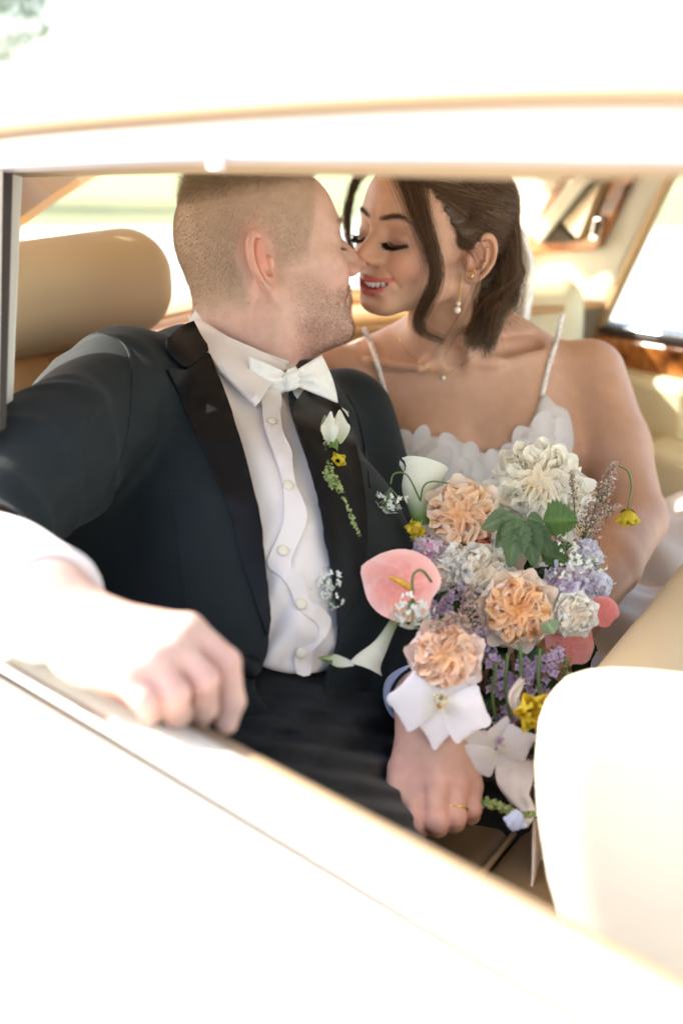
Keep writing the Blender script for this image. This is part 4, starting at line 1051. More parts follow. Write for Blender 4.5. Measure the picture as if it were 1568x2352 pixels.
LO = np.array([P(640, 500, 1.7)[0], bC[1] - .30, P(1000, 1640, 1.5)[2]]); HI = np.array([P(1560, 1190, 1.72)[0], bC[1] + .30, bC[2] + .17])
bv, bf = mesh_sdf(bskin, LO, HI, .0019)
# hand that holds the stems, joined into the same mesh
HB = dict(palm=[(bwL, P(1245, 1560, 1.47), .024, .026), (P(1245, 1540, 1.47), P(1200, 1590, 1.45), .022, .018)],
          fingers=[([P(1215, 1560 + 26 * k, 1.455), P(1150, 1572 + 26 * k, 1.43), P(1130, 1580 + 26 * k, 1.47), P(1165, 1582 + 26 * k, 1.49)], [.0095, .0085, .008, .007]) for k in range(4)] + [([P(1245, 1530, 1.46), P(1190, 1515, 1.44), P(1160, 1530, 1.455)], [.011, .009, .008])])
hv, hf = mesh_sdf(lambda p: hand_sdf(p, HB, .005), bwL - [.12, .12, .14], bwL + [.08, .08, .08], .0025)
BV = np.concatenate([bv, hv]); BF = np.concatenate([bf, hf + len(bv)])
q = tohead(BV.astype(np.float32), bC, bR, BS); ax = np.abs(q[:, 0])
col = np.tile(np.array([.575, .335, .225]), (len(BV), 1)); hd = np.clip((q[:, 2] + 105) / 12, 0, 1) * (q[:, 1] > -20)
ez = BK['ez']
def G(c, s, w): return w * hd * np.exp(-((np.stack([ax, q[:, 1], q[:, 2]], 1) - c) ** 2 / (2 * np.asarray(s, float) ** 2)).sum(1))
col = blend(col, (.72, .27, .20), G((40, 68, -14), (15, 20, 12), .45))
col = blend(col, (.70, .30, .22), G((0, 112, -12), (14, 12, 10), .35))
col = blend(col, (.30, .13, .085), G((31, 88, 24 + ez), (13, 16, 7), .55))
col = blend(col, (.16, .07, .05), G((36, 86, 15 + ez), (9, 16, 3.0), .6))
brow = chain(np.stack([ax, q[:, 1] * 0, q[:, 2]], 1), [(11, 0, 37), (24, 0, 41), (36, 0, 42), (48, 0, 36)], [1.9, 2.5, 2.0, .7])
col = blend(col, (.12, .06, .038), .78 * hd * np.clip(1 - brow / 1.6, 0, 1) * (q[:, 1] > 50))
ln = chain(np.stack([ax, q[:, 1] * 0, q[:, 2]], 1), [(20, 0, 13 + ez), (24, 0, 11 + ez), (31, 0, 9.6 + ez), (38, 0, 10.6 + ez), (45, 0, 13.5 + ez)], [.8, 1.4, 1.7, 1.6, .9])
col = blend(col, (.02, .012, .01), .95 * hd * np.clip(1 - ln / 1.1, 0, 1) * (q[:, 1] > 55))
hl_ = q[:, 2] - np.interp(q[:, 1], [-60, -20, 4, 22, 40, 62, 85, 100], [-28, -8, 18, 26, 44, 74, 90, 92])
col = blend(col, (.10, .06, .038), .85 * hd * np.clip((hl_ + 5 + 3 * np.sin(q[:, 1] * .9) + 2 * np.sin(q[:, 2] * 1.3)) / 12, 0, 1) * (ax < 71))
lp = lip2d(q, BK)
col = blend(col, (.50, .115, .095), (1 - (lp - .3) / 1.1) * (q[:, 1] > 60))
cavm = (np.abs(q[:, 0]) < 40) & (q[:, 1] > 40) & (q[:, 1] < 95.5 - .0205 * ax ** 2 * .7) & (lp > 1.0) & (q[:, 2] > -62) & (q[:, 2] < -36)
col = blend(col, (.68, .25, .20), G((80, -6, 6), (10, 14, 22), .25))
bride = mk('person', BV, BF, MAT['skin_bride'], col=col)
tag(bride, 'smiling woman with brown hair in a white floral wedding dress, holding the bouquet', 'person')
teeth(bC, bR, BS, BK, bride, -46.0, 91.0)
for s in (1, -1):
    lashes(bC, bR, BS, [(s * 18, 89.5, 13 + ez), (s * 24, 91, 10.2 + ez), (s * 31, 90.5, 9 + ez), (s * 38, 88, 10 + ez), (s * 46, 81, 13 + ez)], [(0, 1, -.55), (0, 1, -.6), (s * .15, 1, -.6), (s * .45, .9, -.5), (s * .8, .7, -.35)], 130, 9.5, MAT['lash'], bride, 'eyelashes', .00055)
    bpts = catmull([(s * 11, 96.5, 37), (s * 24, 94.5, 41), (s * 36, 87, 42), (s * 48, 74, 36)], 420)
    ob = []
    for k, b_ in enumerate(bpts):
        b_ = b_ + rng.normal(size=3) * [.8, .2, 1.2]; d = np.array([s * .9, -.1, .25]) + rng.normal(size=3) * .2
        ob.append([fromhead(b_ + d * t * 5, bC, bR, BS) for t in (0, .4, .8, 1)])
    hairs('eyebrow', None, np.array(ob), np.full(len(ob), .00013), MAT['hair_bride'], bride)
# --- hair ---
CC = np.array([0, -6, 46.]); CR_ = np.array([74, 95, 80.])
def cran(d, h): d = np.asarray(d, float); d = d / (np.linalg.norm(d, axis=-1, keepdims=True) + 1e-9); return CC + d * (CR_ + np.asarray(h)[..., None] if np.ndim(h) else CR_ + h)
def slerp(a, b, t):
    a = a / np.linalg.norm(a); b = b / np.linalg.norm(b); o = math.acos(np.clip(a @ b, -1, 1)); return (math.sin((1 - t) * o) * a + math.sin(t * o) * b) / (math.sin(o) + 1e-6)
def todir(p): return (np.asarray(p, float) - CC) / CR_
guides = []
def addg(pts, n, spread, w=1.0, tipspread=1.0): guides.append((catmull(pts, 9), n, spread, w, tipspread))
knot = np.array([-22, -98, 36.])
for s in (-1, 1):                                      # swept back from the hairline to the twist
    kn = knot * [1 if s < 0 else -.2, 1, 1]
    roots = [(s * 8, 84, 92), (s * 20, 80, 88), (s * 34, 70, 82), (s * 46, 58, 72), (s * 56, 46, 58), (s * 62, 36, 42), (s * 66, 28, 28), (s * 67, 18, 16), (s * 66, 24, 22)]
    roots += [(s * 12, 60, 112), (s * 34, 50, 104), (s * 54, 30, 90), (s * 66, 14, 70), (s * 72, 2, 50), (s * 73, -6, 34)]
    roots += [(s * 8, 30, 128), (s * 36, 20, 120), (s * 60, -4, 98), (s * 72, -16, 68), (s * 73, -26, 44), (s * 10, -10, 132), (s * 40, -20, 120), (s * 64, -36, 90)]
    edge = [tuple(x) for x in catmull(roots[:9], 34)]
    for ri, r in enumerate(edge + roots[9:]):
        a = todir(r); 
        for rep in range(1 if ri < 34 else 3):
            b = todir(kn + rng.normal(size=3) * [9, 3, 12]); a2 = a + rng.normal(size=3) * .022
            pts = [cran(slerp(a2, b, t) + np.array([0, .10, -.16]) * math.sin(math.pi * min(1, t * 1.15)) * (a[2] > .3), -1.5 + (8.5 + 3 * rng.random()) * math.sin(min(1, t * 1.5) * math.pi / 2) + (3 if t > .8 else 0)) for t in (0, .2, .4, .6, .8, 1)]
            addg(pts, 130, 4.6, 1, .8)
for k in range(74):                                    # loose lengths falling behind the ear to the shoulder
    a = rng.uniform(-1, 1); x0 = -8 - 62 * rng.random() if k % 4 else 50 * rng.random()
    y0 = -96 + 40 * (abs(x0) / 70) ** 2; z0 = rng.uniform(5, 62)
    x1 = x0 * .92 - 4 + rng.normal() * 6; y1 = y0 * .78 + rng.normal() * 7; 
    zl = -98 + rng.normal() * 9 + 12 * (x0 > 0)
    wv_ = lambda: rng.normal(size=3) * [4.5, 5, 2]
    m = [np.array((x0, y0 - 3, z0)), np.array((x0 * 1.08, y0 - 9, z0 * .4 - 8)) + wv_() * .5, np.array((x0 * 1.10, y0 - 10, -22)) + wv_(), np.array(((x0 * 1.05 + x1) / 2, (y0 + y1) / 2 - 8, -46 + rng.normal() * 4)) + wv_(), np.array((x1 * 1.05, y1, zl * .74)) + wv_(), np.array((x1 + rng.normal() * 8 - 3, y1 + 6 + rng.normal() * 8, zl))]
    addg(m, 110, 6.2, 1, 1.5)
for k in range(9):                                     # a rolled twist over the ear
    ph = k * .7; m = []
    for t in np.linspace(0, 1, 7):
        b = slerp(todir((-70, 16, 52)), todir(knot), t); rr = 8
        c = cran(b, 9); m.append(c + np.array([math.cos(ph + t * 9) * 2, 0, math.sin(ph + t * 9) * 7]))
    addg(m, 120, 3.5)
hs = []; hrad = []
for g, n, sp, w, tsp in guides:
    o = rng.normal(size=(n, 3)) * sp * .5; wv = rng.normal(size=(n, 3)) * .9; t = np.linspace(0, 1, 9)[None, :, None]
    s_ = g[None] + o[:, None] * (1 + (tsp - 1) * t) + wv[:, None] * np.sin(t * rng.uniform(3, 9, (n, 1, 1)) + rng.uniform(0, 6, (n, 1, 1)))
    hs.append(s_); hrad.append(rng.uniform(.00016, .0003, n))
hs = np.concatenate(hs); hrad = np.concatenate(hrad)
hw = hs @ bR.T * (BS / 1000) + bC
# dark under-mass so that no scalp shows through
def hairmass(p):
    q = tohead(p, bC, bR, BS)
    d = ell(q, CC, CR_ + 5.0)
    # keep clear of the face: plane tilted from the hairline to the ear
    ax = np.abs(q[:, 0])
    hair_line = q[:, 2] - np.interp(q[:, 1], [-60, -20, 4, 22, 40, 62, 85, 100], [-28, -8, 18, 26, 44, 74, 90, 92]) 
    d = smax(d, -hair_line * .8, 4)
    b = chain(q, [(-25, -88, 30), (-34, -84, -10), (-30, -70, -52), (-26, -62, -82)], [26, 25, 22, 13], 10)
    b = smin(b, chain(q, [(30, -80, 20), (25, -72, -40)], [22, 18], 8), 12)
    b = smin(b, ell(q, knot + [-2, 4, 0], (17, 14, 22)), 8)
    d = smin(d, b, 8)
    return (d + 1.2 * np.sin(q[:, 2] * .35 + q[:, 1] * .1 + q[:, 0] * .1)) * BS / 1000
v, f = mesh_sdf(hairmass, bC - [.16, .17, .20], bC + [.17, .17, .17], .0028)
pmat('hair_mass', (.060, .036, .022), .6, noise=(180, .5, 2))
hm = mk('hair', v, f, MAT['hair_mass'], bride)
lite = rng.random(len(hw)) < .16
hairs('hair_strands', None, hw[~lite], hrad[~lite], MAT['hair_bride'], hm, .5, .15)
hairmat('hair_highlight', (.26, .165, .095), .4, .4); hairs('highlight_strands', None, hw[lite], hrad[lite] * .8, MAT['hair_highlight'], hm, .5, .1)
fly = []
for _ in range(1500):                                   # baby hairs along the hairline and flyaways over the crown and back
    s = -1 if rng.random() < .8 else 1
    if rng.random() < .5:
        i = rng.random() * 8; a0 = np.array(catmull([(8, 84, 92), (20, 80, 88), (34, 70, 82), (46, 58, 72), (56, 46, 58), (62, 36, 42), (66, 28, 28), (67, 18, 16)], 60)[int(i * 7)]) * [s, 1, 1]
        d = np.array([s * .2, -1, .0]) + rng.normal(size=3) * .5; L_ = rng.uniform(8, 26); fly.append([a0 + d / np.linalg.norm(d) * L_ * t + np.array([s * 2.5 * math.sin(t * 3), 0, -5 * t * t]) for t in (0, .33, .66, 1)])
    else:
        dd = np.array([s * rng.uniform(.1, 1), rng.uniform(-1, .1), rng.uniform(-.5, .9)]); a0 = cran(dd, 6.0); d = np.cross(dd, rng.normal(size=3)); d = d / np.linalg.norm(d) + dd * .35 + np.array([0, -.3, -.4]); L_ = rng.uniform(14, 40); b0 = rng.normal(size=3) * 5
        fly.append([a0 + d * L_ * t + b0 * math.sin(t * 2.5) for t in (0, .33, .66, 1)])
fly = np.array(fly) @ bR.T * (BS / 1000) + bC; hairs('flyaways', None, fly, np.full(len(fly), .00009), MAT['hair_bride'], hm, .4)
def lockpx(pts, depths, n, sp0, sp1, mat, nm, wig=.8):
    g = catmull([P(u, v, d) for (u, v), d in zip(pts, depths)], 16); t = np.linspace(0, 1, 16)[None, :, None]
    o = rng.normal(size=(n, 3)) * .001; sp = sp0 + (sp1 - sp0) * t
    ph = rng.uniform(0, 6, (n, 1, 1))
    s_ = g[None] + o[:, None] * sp + rng.normal(size=(n, 1, 3)) * .0006 * wig * np.sin(t * 7 + ph)
    return hairs(nm, None, s_, rng.uniform(.00009, .00017, n), mat, hm, .4)
lockpx([(915, 372), (938, 430), (962, 500), (985, 560), (999, 610), (996, 655), (975, 700), (960, 735), (966, 762)], [1.575, 1.565, 1.562, 1.565, 1.57, 1.58, 1.60, 1.615, 1.62], 460, 5.6, 3.2, MAT['hair_bride'], 'face_lock')
lockpx([(950, 375), (965, 440), (978, 510), (994, 580), (1002, 625), (990, 680), (965, 722), (962, 750), (985, 770), (1020, 782)], [1.57, 1.562, 1.56, 1.565, 1.572, 1.585, 1.605, 1.61, 1.615, 1.63], 150, 4.8, 2.6, MAT['hair_bride'], 'face_lock')
lockpx([(985, 378), (1000, 440), (1012, 500), (1026, 560), (1040, 590)], [1.60, 1.59, 1.59, 1.60, 1.62], 260, 5.0, 2.0, MAT['hair_bride'], 'face_lock')
lockpx([(845, 372), (818, 415), (803, 460), (797, 510), (800, 550), (812, 580)], [1.64, 1.665, 1.68, 1.685, 1.68, 1.67], 230, 4.0, 1.6, MAT['hair_bride'], 'face_lock')
for pts, dd, n in (([(1065, 560), (1095, 590), (1100, 630), (1085, 680), (1045, 760), (1010, 810)], [1.60, 1.585, 1.59, 1.62, 1.66, 1.67], 22), ([(1120, 640), (1130, 700), (1160, 735)], [1.68, 1.69, 1.70], 30), ([(1150, 400), (1190, 430), (1215, 470)], [1.7, 1.72, 1.74], 14), ([(1090, 690), (1075, 760), (1110, 830)], [1.66, 1.68, 1.70], 16), ([(1140, 660), (1150, 715), (1185, 745)], [1.70, 1.72, 1.74], 30)):
    lockpx(pts, dd, n, 3, 6, MAT['hair_bride'], 'loose_wisp', 3)
# --- jewellery
pmat('pearl', srgb(240, 232, 220), .18, spec=.8, coat=.6, sss=.2)
def jewel(name, pieces, mat, par, label=None):
    v, f = merge(pieces); o = mk(name, v, f, mat, par); return tag(o, label)
sb = BVHTree.FromPolygons([Vector(a) for a in BV], [tuple(int(i) for i in a) for a in BF])
def onskin(u, v, off=0.0015, dflt=1.62):
    h = sb.ray_cast(Vector(C0), Vector(ray(u, v))); 
    return (np.array(h[0]) - ray(u, v) * off) if h[0] else P(u, v, dflt)
e0 = onskin(1060, 634, .003); pcs = []
eg = catmull([e0, e0 + [-.0015, -.002, -.010], e0 + [-.002, -.002, -.020], e0 + [-.003, -.002, -.028]], 13)
ear_r = empty('drop_earring', e0, 'gold chain drop earring with two pearls hanging from the woman\'s ear lobe', 'earring')
jewel('chain_link', [ball(p, .0012, 8, 6) for p in eg], MAT['gold'], ear_r)
for k, (dzz, r) in enumerate(((-.031, .0028), (-.0385, .0041))): v, f = ball(e0 + [-.0035 - .001 * k, -.002, dzz], r, 14, 10); mk('pearl', v, f, MAT['pearl'], ear_r)
v, f = ball(e0 + [-.0035, -.002, -.0345], (.0022, .0022, .0008), 10, 6); mk('spacer', v, f, MAT['gold'], ear_r)
for (u, vv), lb in zip([(1117, 571), (1112, 604), (1106, 611), (1089, 620)], ['uppermost small gold stud high on the rim of the woman\'s ear', 'tiny gold stud on the lower rim of her ear, upper one of a close pair', 'tiny gold stud on the lower rim of her ear, lower one of a close pair', 'single gold stud above the ear lobe next to the small hoop']):
    v, f = ball(onskin(u, vv, .001), .0016, 8, 6); tag(mk('ear_stud', v, f, MAT['gold']), lb, 'earring')
hc_ = onskin(1079, 631, .001); v, f = tube([hc_ + (cR * .55 * math.cos(t) - cF * math.cos(t) * .6 + cU * math.sin(t)) * .0048 for t in np.linspace(0, 2 * math.pi, 25)], .0009, 6, False); tag(mk('hoop_earring', v, f, MAT['gold']), 'small gold hoop on the woman\'s ear lobe beside the drop earring', 'earring')
nk = [(915, 770), (925, 795), (950, 822), (985, 846), (1017, 862), (1045, 848), (1075, 828), (1100, 806)]
npt = [onskin(u, v, .0008, 1.68) for u, v in smooth_outline(nk, 6, False)]
v, f = tube(npt, .00045, 6); nl = mk('necklace', v, f, MAT['gold']); tag(nl, 'fine gold necklace with a tiny white pendant on the woman\'s chest', 'necklace')
v, f = ball(onskin(1017, 868, .002), .0029, 12, 8); mk('pendant', v, f, MAT['pearl'], nl)
# --- dress
pmat('dress_silk', srgb(208, 198, 192), .6, sheen=.3, noise=(20, .03), bump=(260, .0008, .6)); pmat('applique', srgb(224, 216, 212), .6, sheen=.4, noise=(60, .03), bump=(700, .0005, .6)); pmat('lace', srgb(240, 236, 230), .7, noise=(90, .04), bump=(350, .001, 1))
neckl = smooth_outline([(840, 1040), (865, 1020), (905, 1004), (945, 1002), (1000, 1002), (1050, 1012), (1085, 1030), (1112, 1040), (1150, 1030), (1195, 1000), (1225, 960), (1240, 915), (1252, 905), (1275, 930), (1302, 942), (1315, 990), (1312, 1040), (1270, 1120), (1250, 1250), (1230, 1600), (830, 1600), (835, 1250), (820, 1100)], 14)
def bodice(p):
    u, vv, d = uvd(p)
    b = btorso(p, .0042) + .0008 * np.sin(u * .09) * np.sin(vv * .08)
    o = polysd(u, vv, neckl) * d / FPX
    return smax(b, o, .002)
v, f = mesh_sdf(bodice, bT - [.20, .17, .42], bT + [.20, .14, .10], .0032)
dr = mk('bodice', v, f, MAT['dress_silk'], bride); dbv = bvh_of(dr)
def petal_outline(c, L, W, ang, n=22):
    o = []
    for t in np.linspace(0, 2 * math.pi, n, endpoint=False):
        x = math.cos(t); y = math.sin(t); w = W * (1 + .12 * x); k = 1 + .10 * max(0, x) ** 8
        a = L * x * k; b = w * y; o.append((c[0] + a * math.cos(ang) - b * math.sin(ang), c[1] + a * math.sin(ang) + b * math.cos(ang)))
    return o
pr = [((932, 1003), 26, 19, -2.0), ((966, 998), 30, 17, -1.25), ((1030, 1018), 32, 22, -1.9), ((1075, 1032), 26, 20, -1.2), ((900, 1040), 38, 24, -2.3), ((945, 1065), 42, 26, -1.7), ((1000, 1055), 44, 25, -.9), ((1045, 1075), 40, 26, -.7), ((1085, 1072), 38, 24, -2.2), ((1130, 1062), 36, 22, -1.6),
      ((1205, 1005), 34, 24, -1.9), ((1245, 975), 36, 24, -1.4), ((1275, 985), 34, 20, -1.2), ((1235, 1030), 40, 26, -.9), ((1285, 1030), 34, 24, -1.7), ((1180, 1035), 30, 22, -2.4), ((880, 1085), 38, 26, -1.2), ((1000, 1110), 40, 26, -2.0), ((1060, 1120), 40, 26, -1.3), ((930, 1115), 40, 26, -1.5), ((1110, 1110), 34, 24, -.8), ((870, 1050), 26, 18, -1.4)]
for c, L_, W_, an in pr:
    c = (c[0], c[1] + 13)
    v, f = patch(petal_outline(c, L_ * 1.12, W_ * 1.15, an), dbv, .0003, .0001 + .0004 * rng.random(), 9, disp=lambda u, v_: .0003 * math.sin(((u - c[0]) * math.sin(an) - (v_ - c[1]) * math.cos(an)) * .12))
    mk('fabric_petal', v, f, MAT['applique'], dr)
for pts, dd in (([(1290, 722), (1277, 780), (1258, 845), (1243, 912)], 0), ([(834, 752), (855, 800), (878, 880), (892, 950), (905, 1008)], 0)):
    c = smooth_outline(pts, 5, False); L3 = [onskin(u, v, .0016, 1.72) for u, v in c]; L3 = np.array(L3)
    for _ in range(3): L3[1:-1] = (L3[:-2] + L3[1:-1] * 2 + L3[2:]) / 4
    pcs = [tube(L3, .0030, 8, True)]
    for k in range(0, 3 * len(L3)): pcs.append(ball(L3[k // 3] + (L3[min(k // 3 + 1, len(L3) - 1)] - L3[k // 3]) * (k % 3) / 3 - cF * .0018 + rng.normal(size=3) * .0013, .0016, 6, 4))
    v, f = merge(pcs); mk('strap', v, f, MAT['lace'], dr)
# skirt over the lap and out on the seat
def skirt(p):
    d = smin(cap(p, P(1080, 1600, 1.80), P(1500, 1900, 1.45), .14, .10), cap(p, P(1200, 1500, 1.85), P(1700, 1600, 1.70), .13, .10), .06)
    d = smin(d, ell(p, P(1560, 1290, 1.92), (.13, .12, .085)), .05)
    return d + .006 * np.sin(p[:, 0] * 60 + p[:, 2] * 45) + .003 * np.sin(p[:, 1] * 110 + p[:, 0] * 50)
v, f = mesh_sdf(skirt, P(1380, 1560, 1.7) - [.42, .45, .34], P(1380, 1560, 1.7) + [.42, .4, .42], .007); sk = mk('skirt', v, f, MAT['dress_silk'], bride)
# hem panel hanging beside the armrest
hem = []
for t in np.linspace(0, 1, 14):
    hem.append([P(1228 + 100 * s + 12 * math.sin(s * 9 + t * 3) * t - 4 * t * 10 * (1 - s) * .4, 1880 + t * (210 + 18 * math.sin(s * 14)) + 20 * s, 1.275 + .03 * math.sin(s * 8) - .02 * t + .06 * s) for s in np.linspace(0, 1, 22)])
pmat('muslin', srgb(226, 212, 200), .85, noise=(120, .05), bump=(700, .0006, .8))
v, f = sheet(hem, .002); mk('hem', v, f, MAT['muslin'], sk)
# veil: lace sheet falling behind the hair
vl = []
for t in np.linspace(0, 1, 16):
    r = []
    for s in np.linspace(0, 1, 16):
        u0 = 1130; u1 = np.interp(t, [0, .12, .35, .55, .8, 1], [1172, 1205, 1230, 1226, 1212, 1232]); vv = 490 + 330 * t
        r.append(P(u0 + (u1 - u0) * s, vv, 1.80 + .02 * math.sin(s * 12 + t * 2) - .0 * s + .05 * t))
    vl.append(r)
m = pmat('veil', srgb(244, 242, 238), .8, noise=(60, .05)); nt = m.node_tree; b_ = nt.nodes['Principled BSDF']; tx = nt.nodes.new('ShaderNodeTexVoronoi'); tx.inputs['Scale'].default_value = 55; mr = nt.nodes.new('ShaderNodeMapRange'); mr.inputs['From Max'].default_value = .6; mr.inputs['To Min'].default_value = .35; mr.inputs['To Max'].default_value = .85
tcn = nt.nodes.new('ShaderNodeTexCoord'); nt.links.new(tcn.outputs['Object'], tx.inputs['Vector']); nt.links.new(tx.outputs['Distance'], mr.inputs[0]); nt.links.new(mr.outputs[0], b_.inputs['Alpha']); b_.inputs['Transmission Weight'].default_value = 0
v, f = sheet(vl, .0008); mk('veil', v, f, MAT['veil'], bride)
print('bride verts', len(BV))
# ---------------------------------------------------------------- flowers
def petalmat(name, rough=.55, tr=.28, bump=(300, .0006, .5)):
    m = pmat(name, (1, 1, 1), rough, spec=.3, attr=True, noise=(120, .03), bump=bump); nt = m.node_tree; N = nt.nodes; L = nt.links
    p = N['Principled BSDF']; t = N.new('ShaderNodeBsdfTranslucent'); x = N.new('ShaderNodeMixShader'); x.inputs[0].default_value = tr
    src = p.inputs['Base Color'].links[0].from_socket; L.new(src, t.inputs[0]); L.new(p.outputs[0], x.inputs[1]); L.new(t.outputs[0], x.inputs[2]); L.new(x.outputs[0], N['Material Output'].inputs[0]); return m
petalmat('petal'); petalmat('petal_gloss', .25, .15, (60, .002, .5)); petalmat('leaf', .42, .2, (160, .001, .6)); pmat('stem_green', (.10, .17, .045), .5, noise=(80, .15))
def petal(base, d, n, L, W, cup=.3, curl=.2, ruf=.0, nu=7, nv=7, sh=.55, tip=0.0, seed=None):
    """base point, growth direction d, face normal n; returns grid points and local (u, v)"""
    d = nrm(d); n = nrm(n - d * (n @ d)); s = np.cross(d, n); G = []; ph = random.random() * 6
    for i in range(nu):
        t = i / (nu - 1); wd = W * math.sin(math.pi * (.05 + .79 * t ** (.62 + sh * .6))) ** .85
        r = []
        for j in range(nv):
            w = 2 * j / (nv - 1) - 1
            y = w * wd; h = cup * W * (w * w) - curl * L * t * t + ruf * L * math.sin(w * 7 + ph) * t * t + ruf * .6 * L * math.sin(w * 13 + ph * 2) * t ** 3
            r.append(base + d * (L * t - .43 * L * abs(w) ** 2.2 * t ** 3) + s * y * (1 - .12 * t ** 6) + n * h)
        G.append(r)
    return np.array(G)
def gridmesh(Gs):
    V = []; F_ = []; n0 = 0; T = []
    for G in Gs:
        a, b = G.shape[:2]; V.append(G.reshape(-1, 3)); T.append(np.stack(np.meshgrid(np.linspace(0, 1, a), np.linspace(-1, 1, b), indexing='ij'), -1).reshape(-1, 2))
        F_ += [(n0 + i * b + j, n0 + (i + 1) * b + j, n0 + (i + 1) * b + j + 1, n0 + i * b + j + 1) for i in range(a - 1) for j in range(b - 1)]; n0 += a * b
    return np.concatenate(V), F_, np.concatenate(T)
def mixc(a, b, t): t = np.clip(np.asarray(t, float), 0, 1)[:, None]; return np.asarray(a) * (1 - t) + np.asarray(b) * t
def axes(n, roll=0):
    n = nrm(n); x = nrm(np.cross(n, cU)); y = np.cross(n, x); c, s = math.cos(roll), math.sin(roll); return x * c + y * s, -x * s + y * c, n
def toward(du=0, dv=0): return nrm(-cF + cR * du + cU * dv)
bq = empty('bouquet', P(1150, 1500, 1.45), 'wedding bouquet of peach roses, white peony, orchids and lilac in the woman\'s lap', 'bouquet')
pe_in = np.array(srgb(255, 206, 142)); pe_mid = np.array(srgb(255, 232, 206)); pe_out = np.array(srgb(255, 238, 218)); 
def garden_rose(C, n, R, c_in=pe_in, c_mid=pe_mid, c_out=pe_out, name='garden_rose', nf=64, par=bq, openr=.78, lobes=5):
    X, Y, Z = axes(n, random.random() * 6); Gs = []; cols = []
    for k in range(nf):                                  # packed folds of the heart
        ph = 2 * math.pi * (k + rng.normal() * .15) / nf * (1 if k % 2 else 1) + (k % 3) * 2.09; r0 = R * (.03 + .46 * ((k * .618) % 1)); r1 = min(R * openr, r0 + R * rng.uniform(.34, .60)); bend = .40 * math.sin(ph * lobes) + rng.normal() * .07
        G = []; tw_ = rng.uniform(.12, .20) * (1 if math.sin(ph * lobes + .8) > -.5 else -1); wob = random.random() * 6; top = R * (.30 + .10 * rng.random())
        for i in range(7):
            t = i / 6; a = ph + bend * (t - .2) + .10 * math.sin(t * 6 + wob); rr = r0 + (r1 - r0) * t; row = []
            for j in range(5):
                hgt = j / 4 * (.30 + .70 * math.sin(math.pi * (.10 + .80 * t)) ** .6); z = .06 * R + (top - .06 * R - .16 * R * (rr / (R * openr)) ** 3 - .14 * R * (1 - t) ** 3) * hgt
                aa = a + .10 * hgt * math.sin(wob + t * 4); lean = 1 + .12 * hgt * t
                row.append(C + (X * math.cos(aa) + Y * math.sin(aa)) * rr * lean + (Y * math.cos(aa) - X * math.sin(aa)) * (tw_ * R * (j / 4) ** 1.3) + Z * z)
            G.append(row)
        Gs.append(np.array(G)); rho = np.repeat(np.clip((r0 + (r1 - r0) * np.linspace(0, 1, 7)) / (R * openr), 0, 1), 5); cin = mixc(c_in * np.array([1, .84, .62]), c_in, rho * 1.5); tt = np.tile(np.linspace(0, 1, 5) ** 1.2, 7) * (.55 + .45 * rho); cols.append(cin * (1 - tt[:, None]) * rng.uniform(.9, 1) + (c_mid * .6 + c_out * .4) * tt[:, None])
    v, f, T = gridmesh(Gs); bv_, bf_ = ball(C - Z * R * .35, (R * .76, R * .76, R * .45), 14, 8, np.stack([X, Y, Z], 1)); nb_ = len(v)
    f += [tuple(a + nb_ for a in q_) for q_ in bf_]; v = np.vstack([v, bv_]); cc = np.concatenate(cols + [np.tile(c_in * .92, (len(bv_), 1))])
    o = mk(name, v, f, MAT['petal'], par, col=cc)
    for ring, (m, el, L, W, cup, rr) in enumerate(((7, 1.42, .86, .50, .45, .84), (7, 1.15, .80, .60, .35, .86), (7, .80, .72, .62, .28, .82))):
        for k in range(m):
            a = 2 * math.pi * (k + .5 * ring + rng.normal() * .12) / m; o_ = X * math.cos(a) + Y * math.sin(a); d = o_ * math.cos(el) + Z * math.sin(el)
            base = C - Z * R * .55 + o_ * R * rr * .75; inn = -(o_ * math.sin(el) - Z * math.cos(el))
            G = petal(base, d, inn, R * L, R * W, cup, -.34 + .16 * ring + .1 * rng.random(), .03, 7, 7, .62)
            v, f, T = gridmesh([G]); mk('outer_petal', v, f, MAT['petal'], o, col=mixc(mixc(c_mid, c_out, T[:, 0] * 1.6 + .2 * ring), c_out * 1.03, np.abs(T[:, 1])))
    return o
def peony(C, n, R, c_in, c_out, name='peony', N_=110, par=bq, rag=.10, hemi=-.25, squash=1.0):
    X, Y, Z = axes(n); Gs = []; cols = []
    for k in range(N_):
        z = rng.uniform(hemi, 1); a = rng.uniform(0, 2 * math.pi); s_ = math.sqrt(1 - z * z); dr_ = X * math.cos(a) * s_ + Y * math.sin(a) * s_ * squash + Z * z
        L = R * rng.uniform(.42, .58); base = C + dr_ * R * rng.uniform(.34, .52); side = nrm(np.cross(dr_, rng.normal(size=3)))
        tilt = nrm(dr_ * .8 + side * (.45 + .25 * rng.random()) * rng.choice([-1, 1])); G = petal(base, tilt, nrm(dr_ - tilt * (tilt @ dr_)), L, R * rng.uniform(.24, .36), .35, .15 + .1 * rng.normal(), rag, 7, 8, .6, -.35)
        Gs.append(G); cols.append(T_ := k)
    v, f, T = gridmesh(Gs); cc = mixc(c_in, c_out, T[:, 0] * 2.8 - .05)
    bv_, bf_ = ball(C, R * .55, 14, 9); nb_ = len(v); f += [tuple(a + nb_ for a in q_) for q_ in bf_]; v = np.vstack([v, bv_]); cc = np.vstack([cc, np.tile(c_in, (len(bv_), 1))])
    return mk(name, v, f, MAT['petal'], par, col=cc)
def stem(pts, r, name='stem', par=bq, mat='stem_green'):
    v, f = tube(catmull(pts, 16), r, 7); return mk(name, v, f, MAT[mat], par)
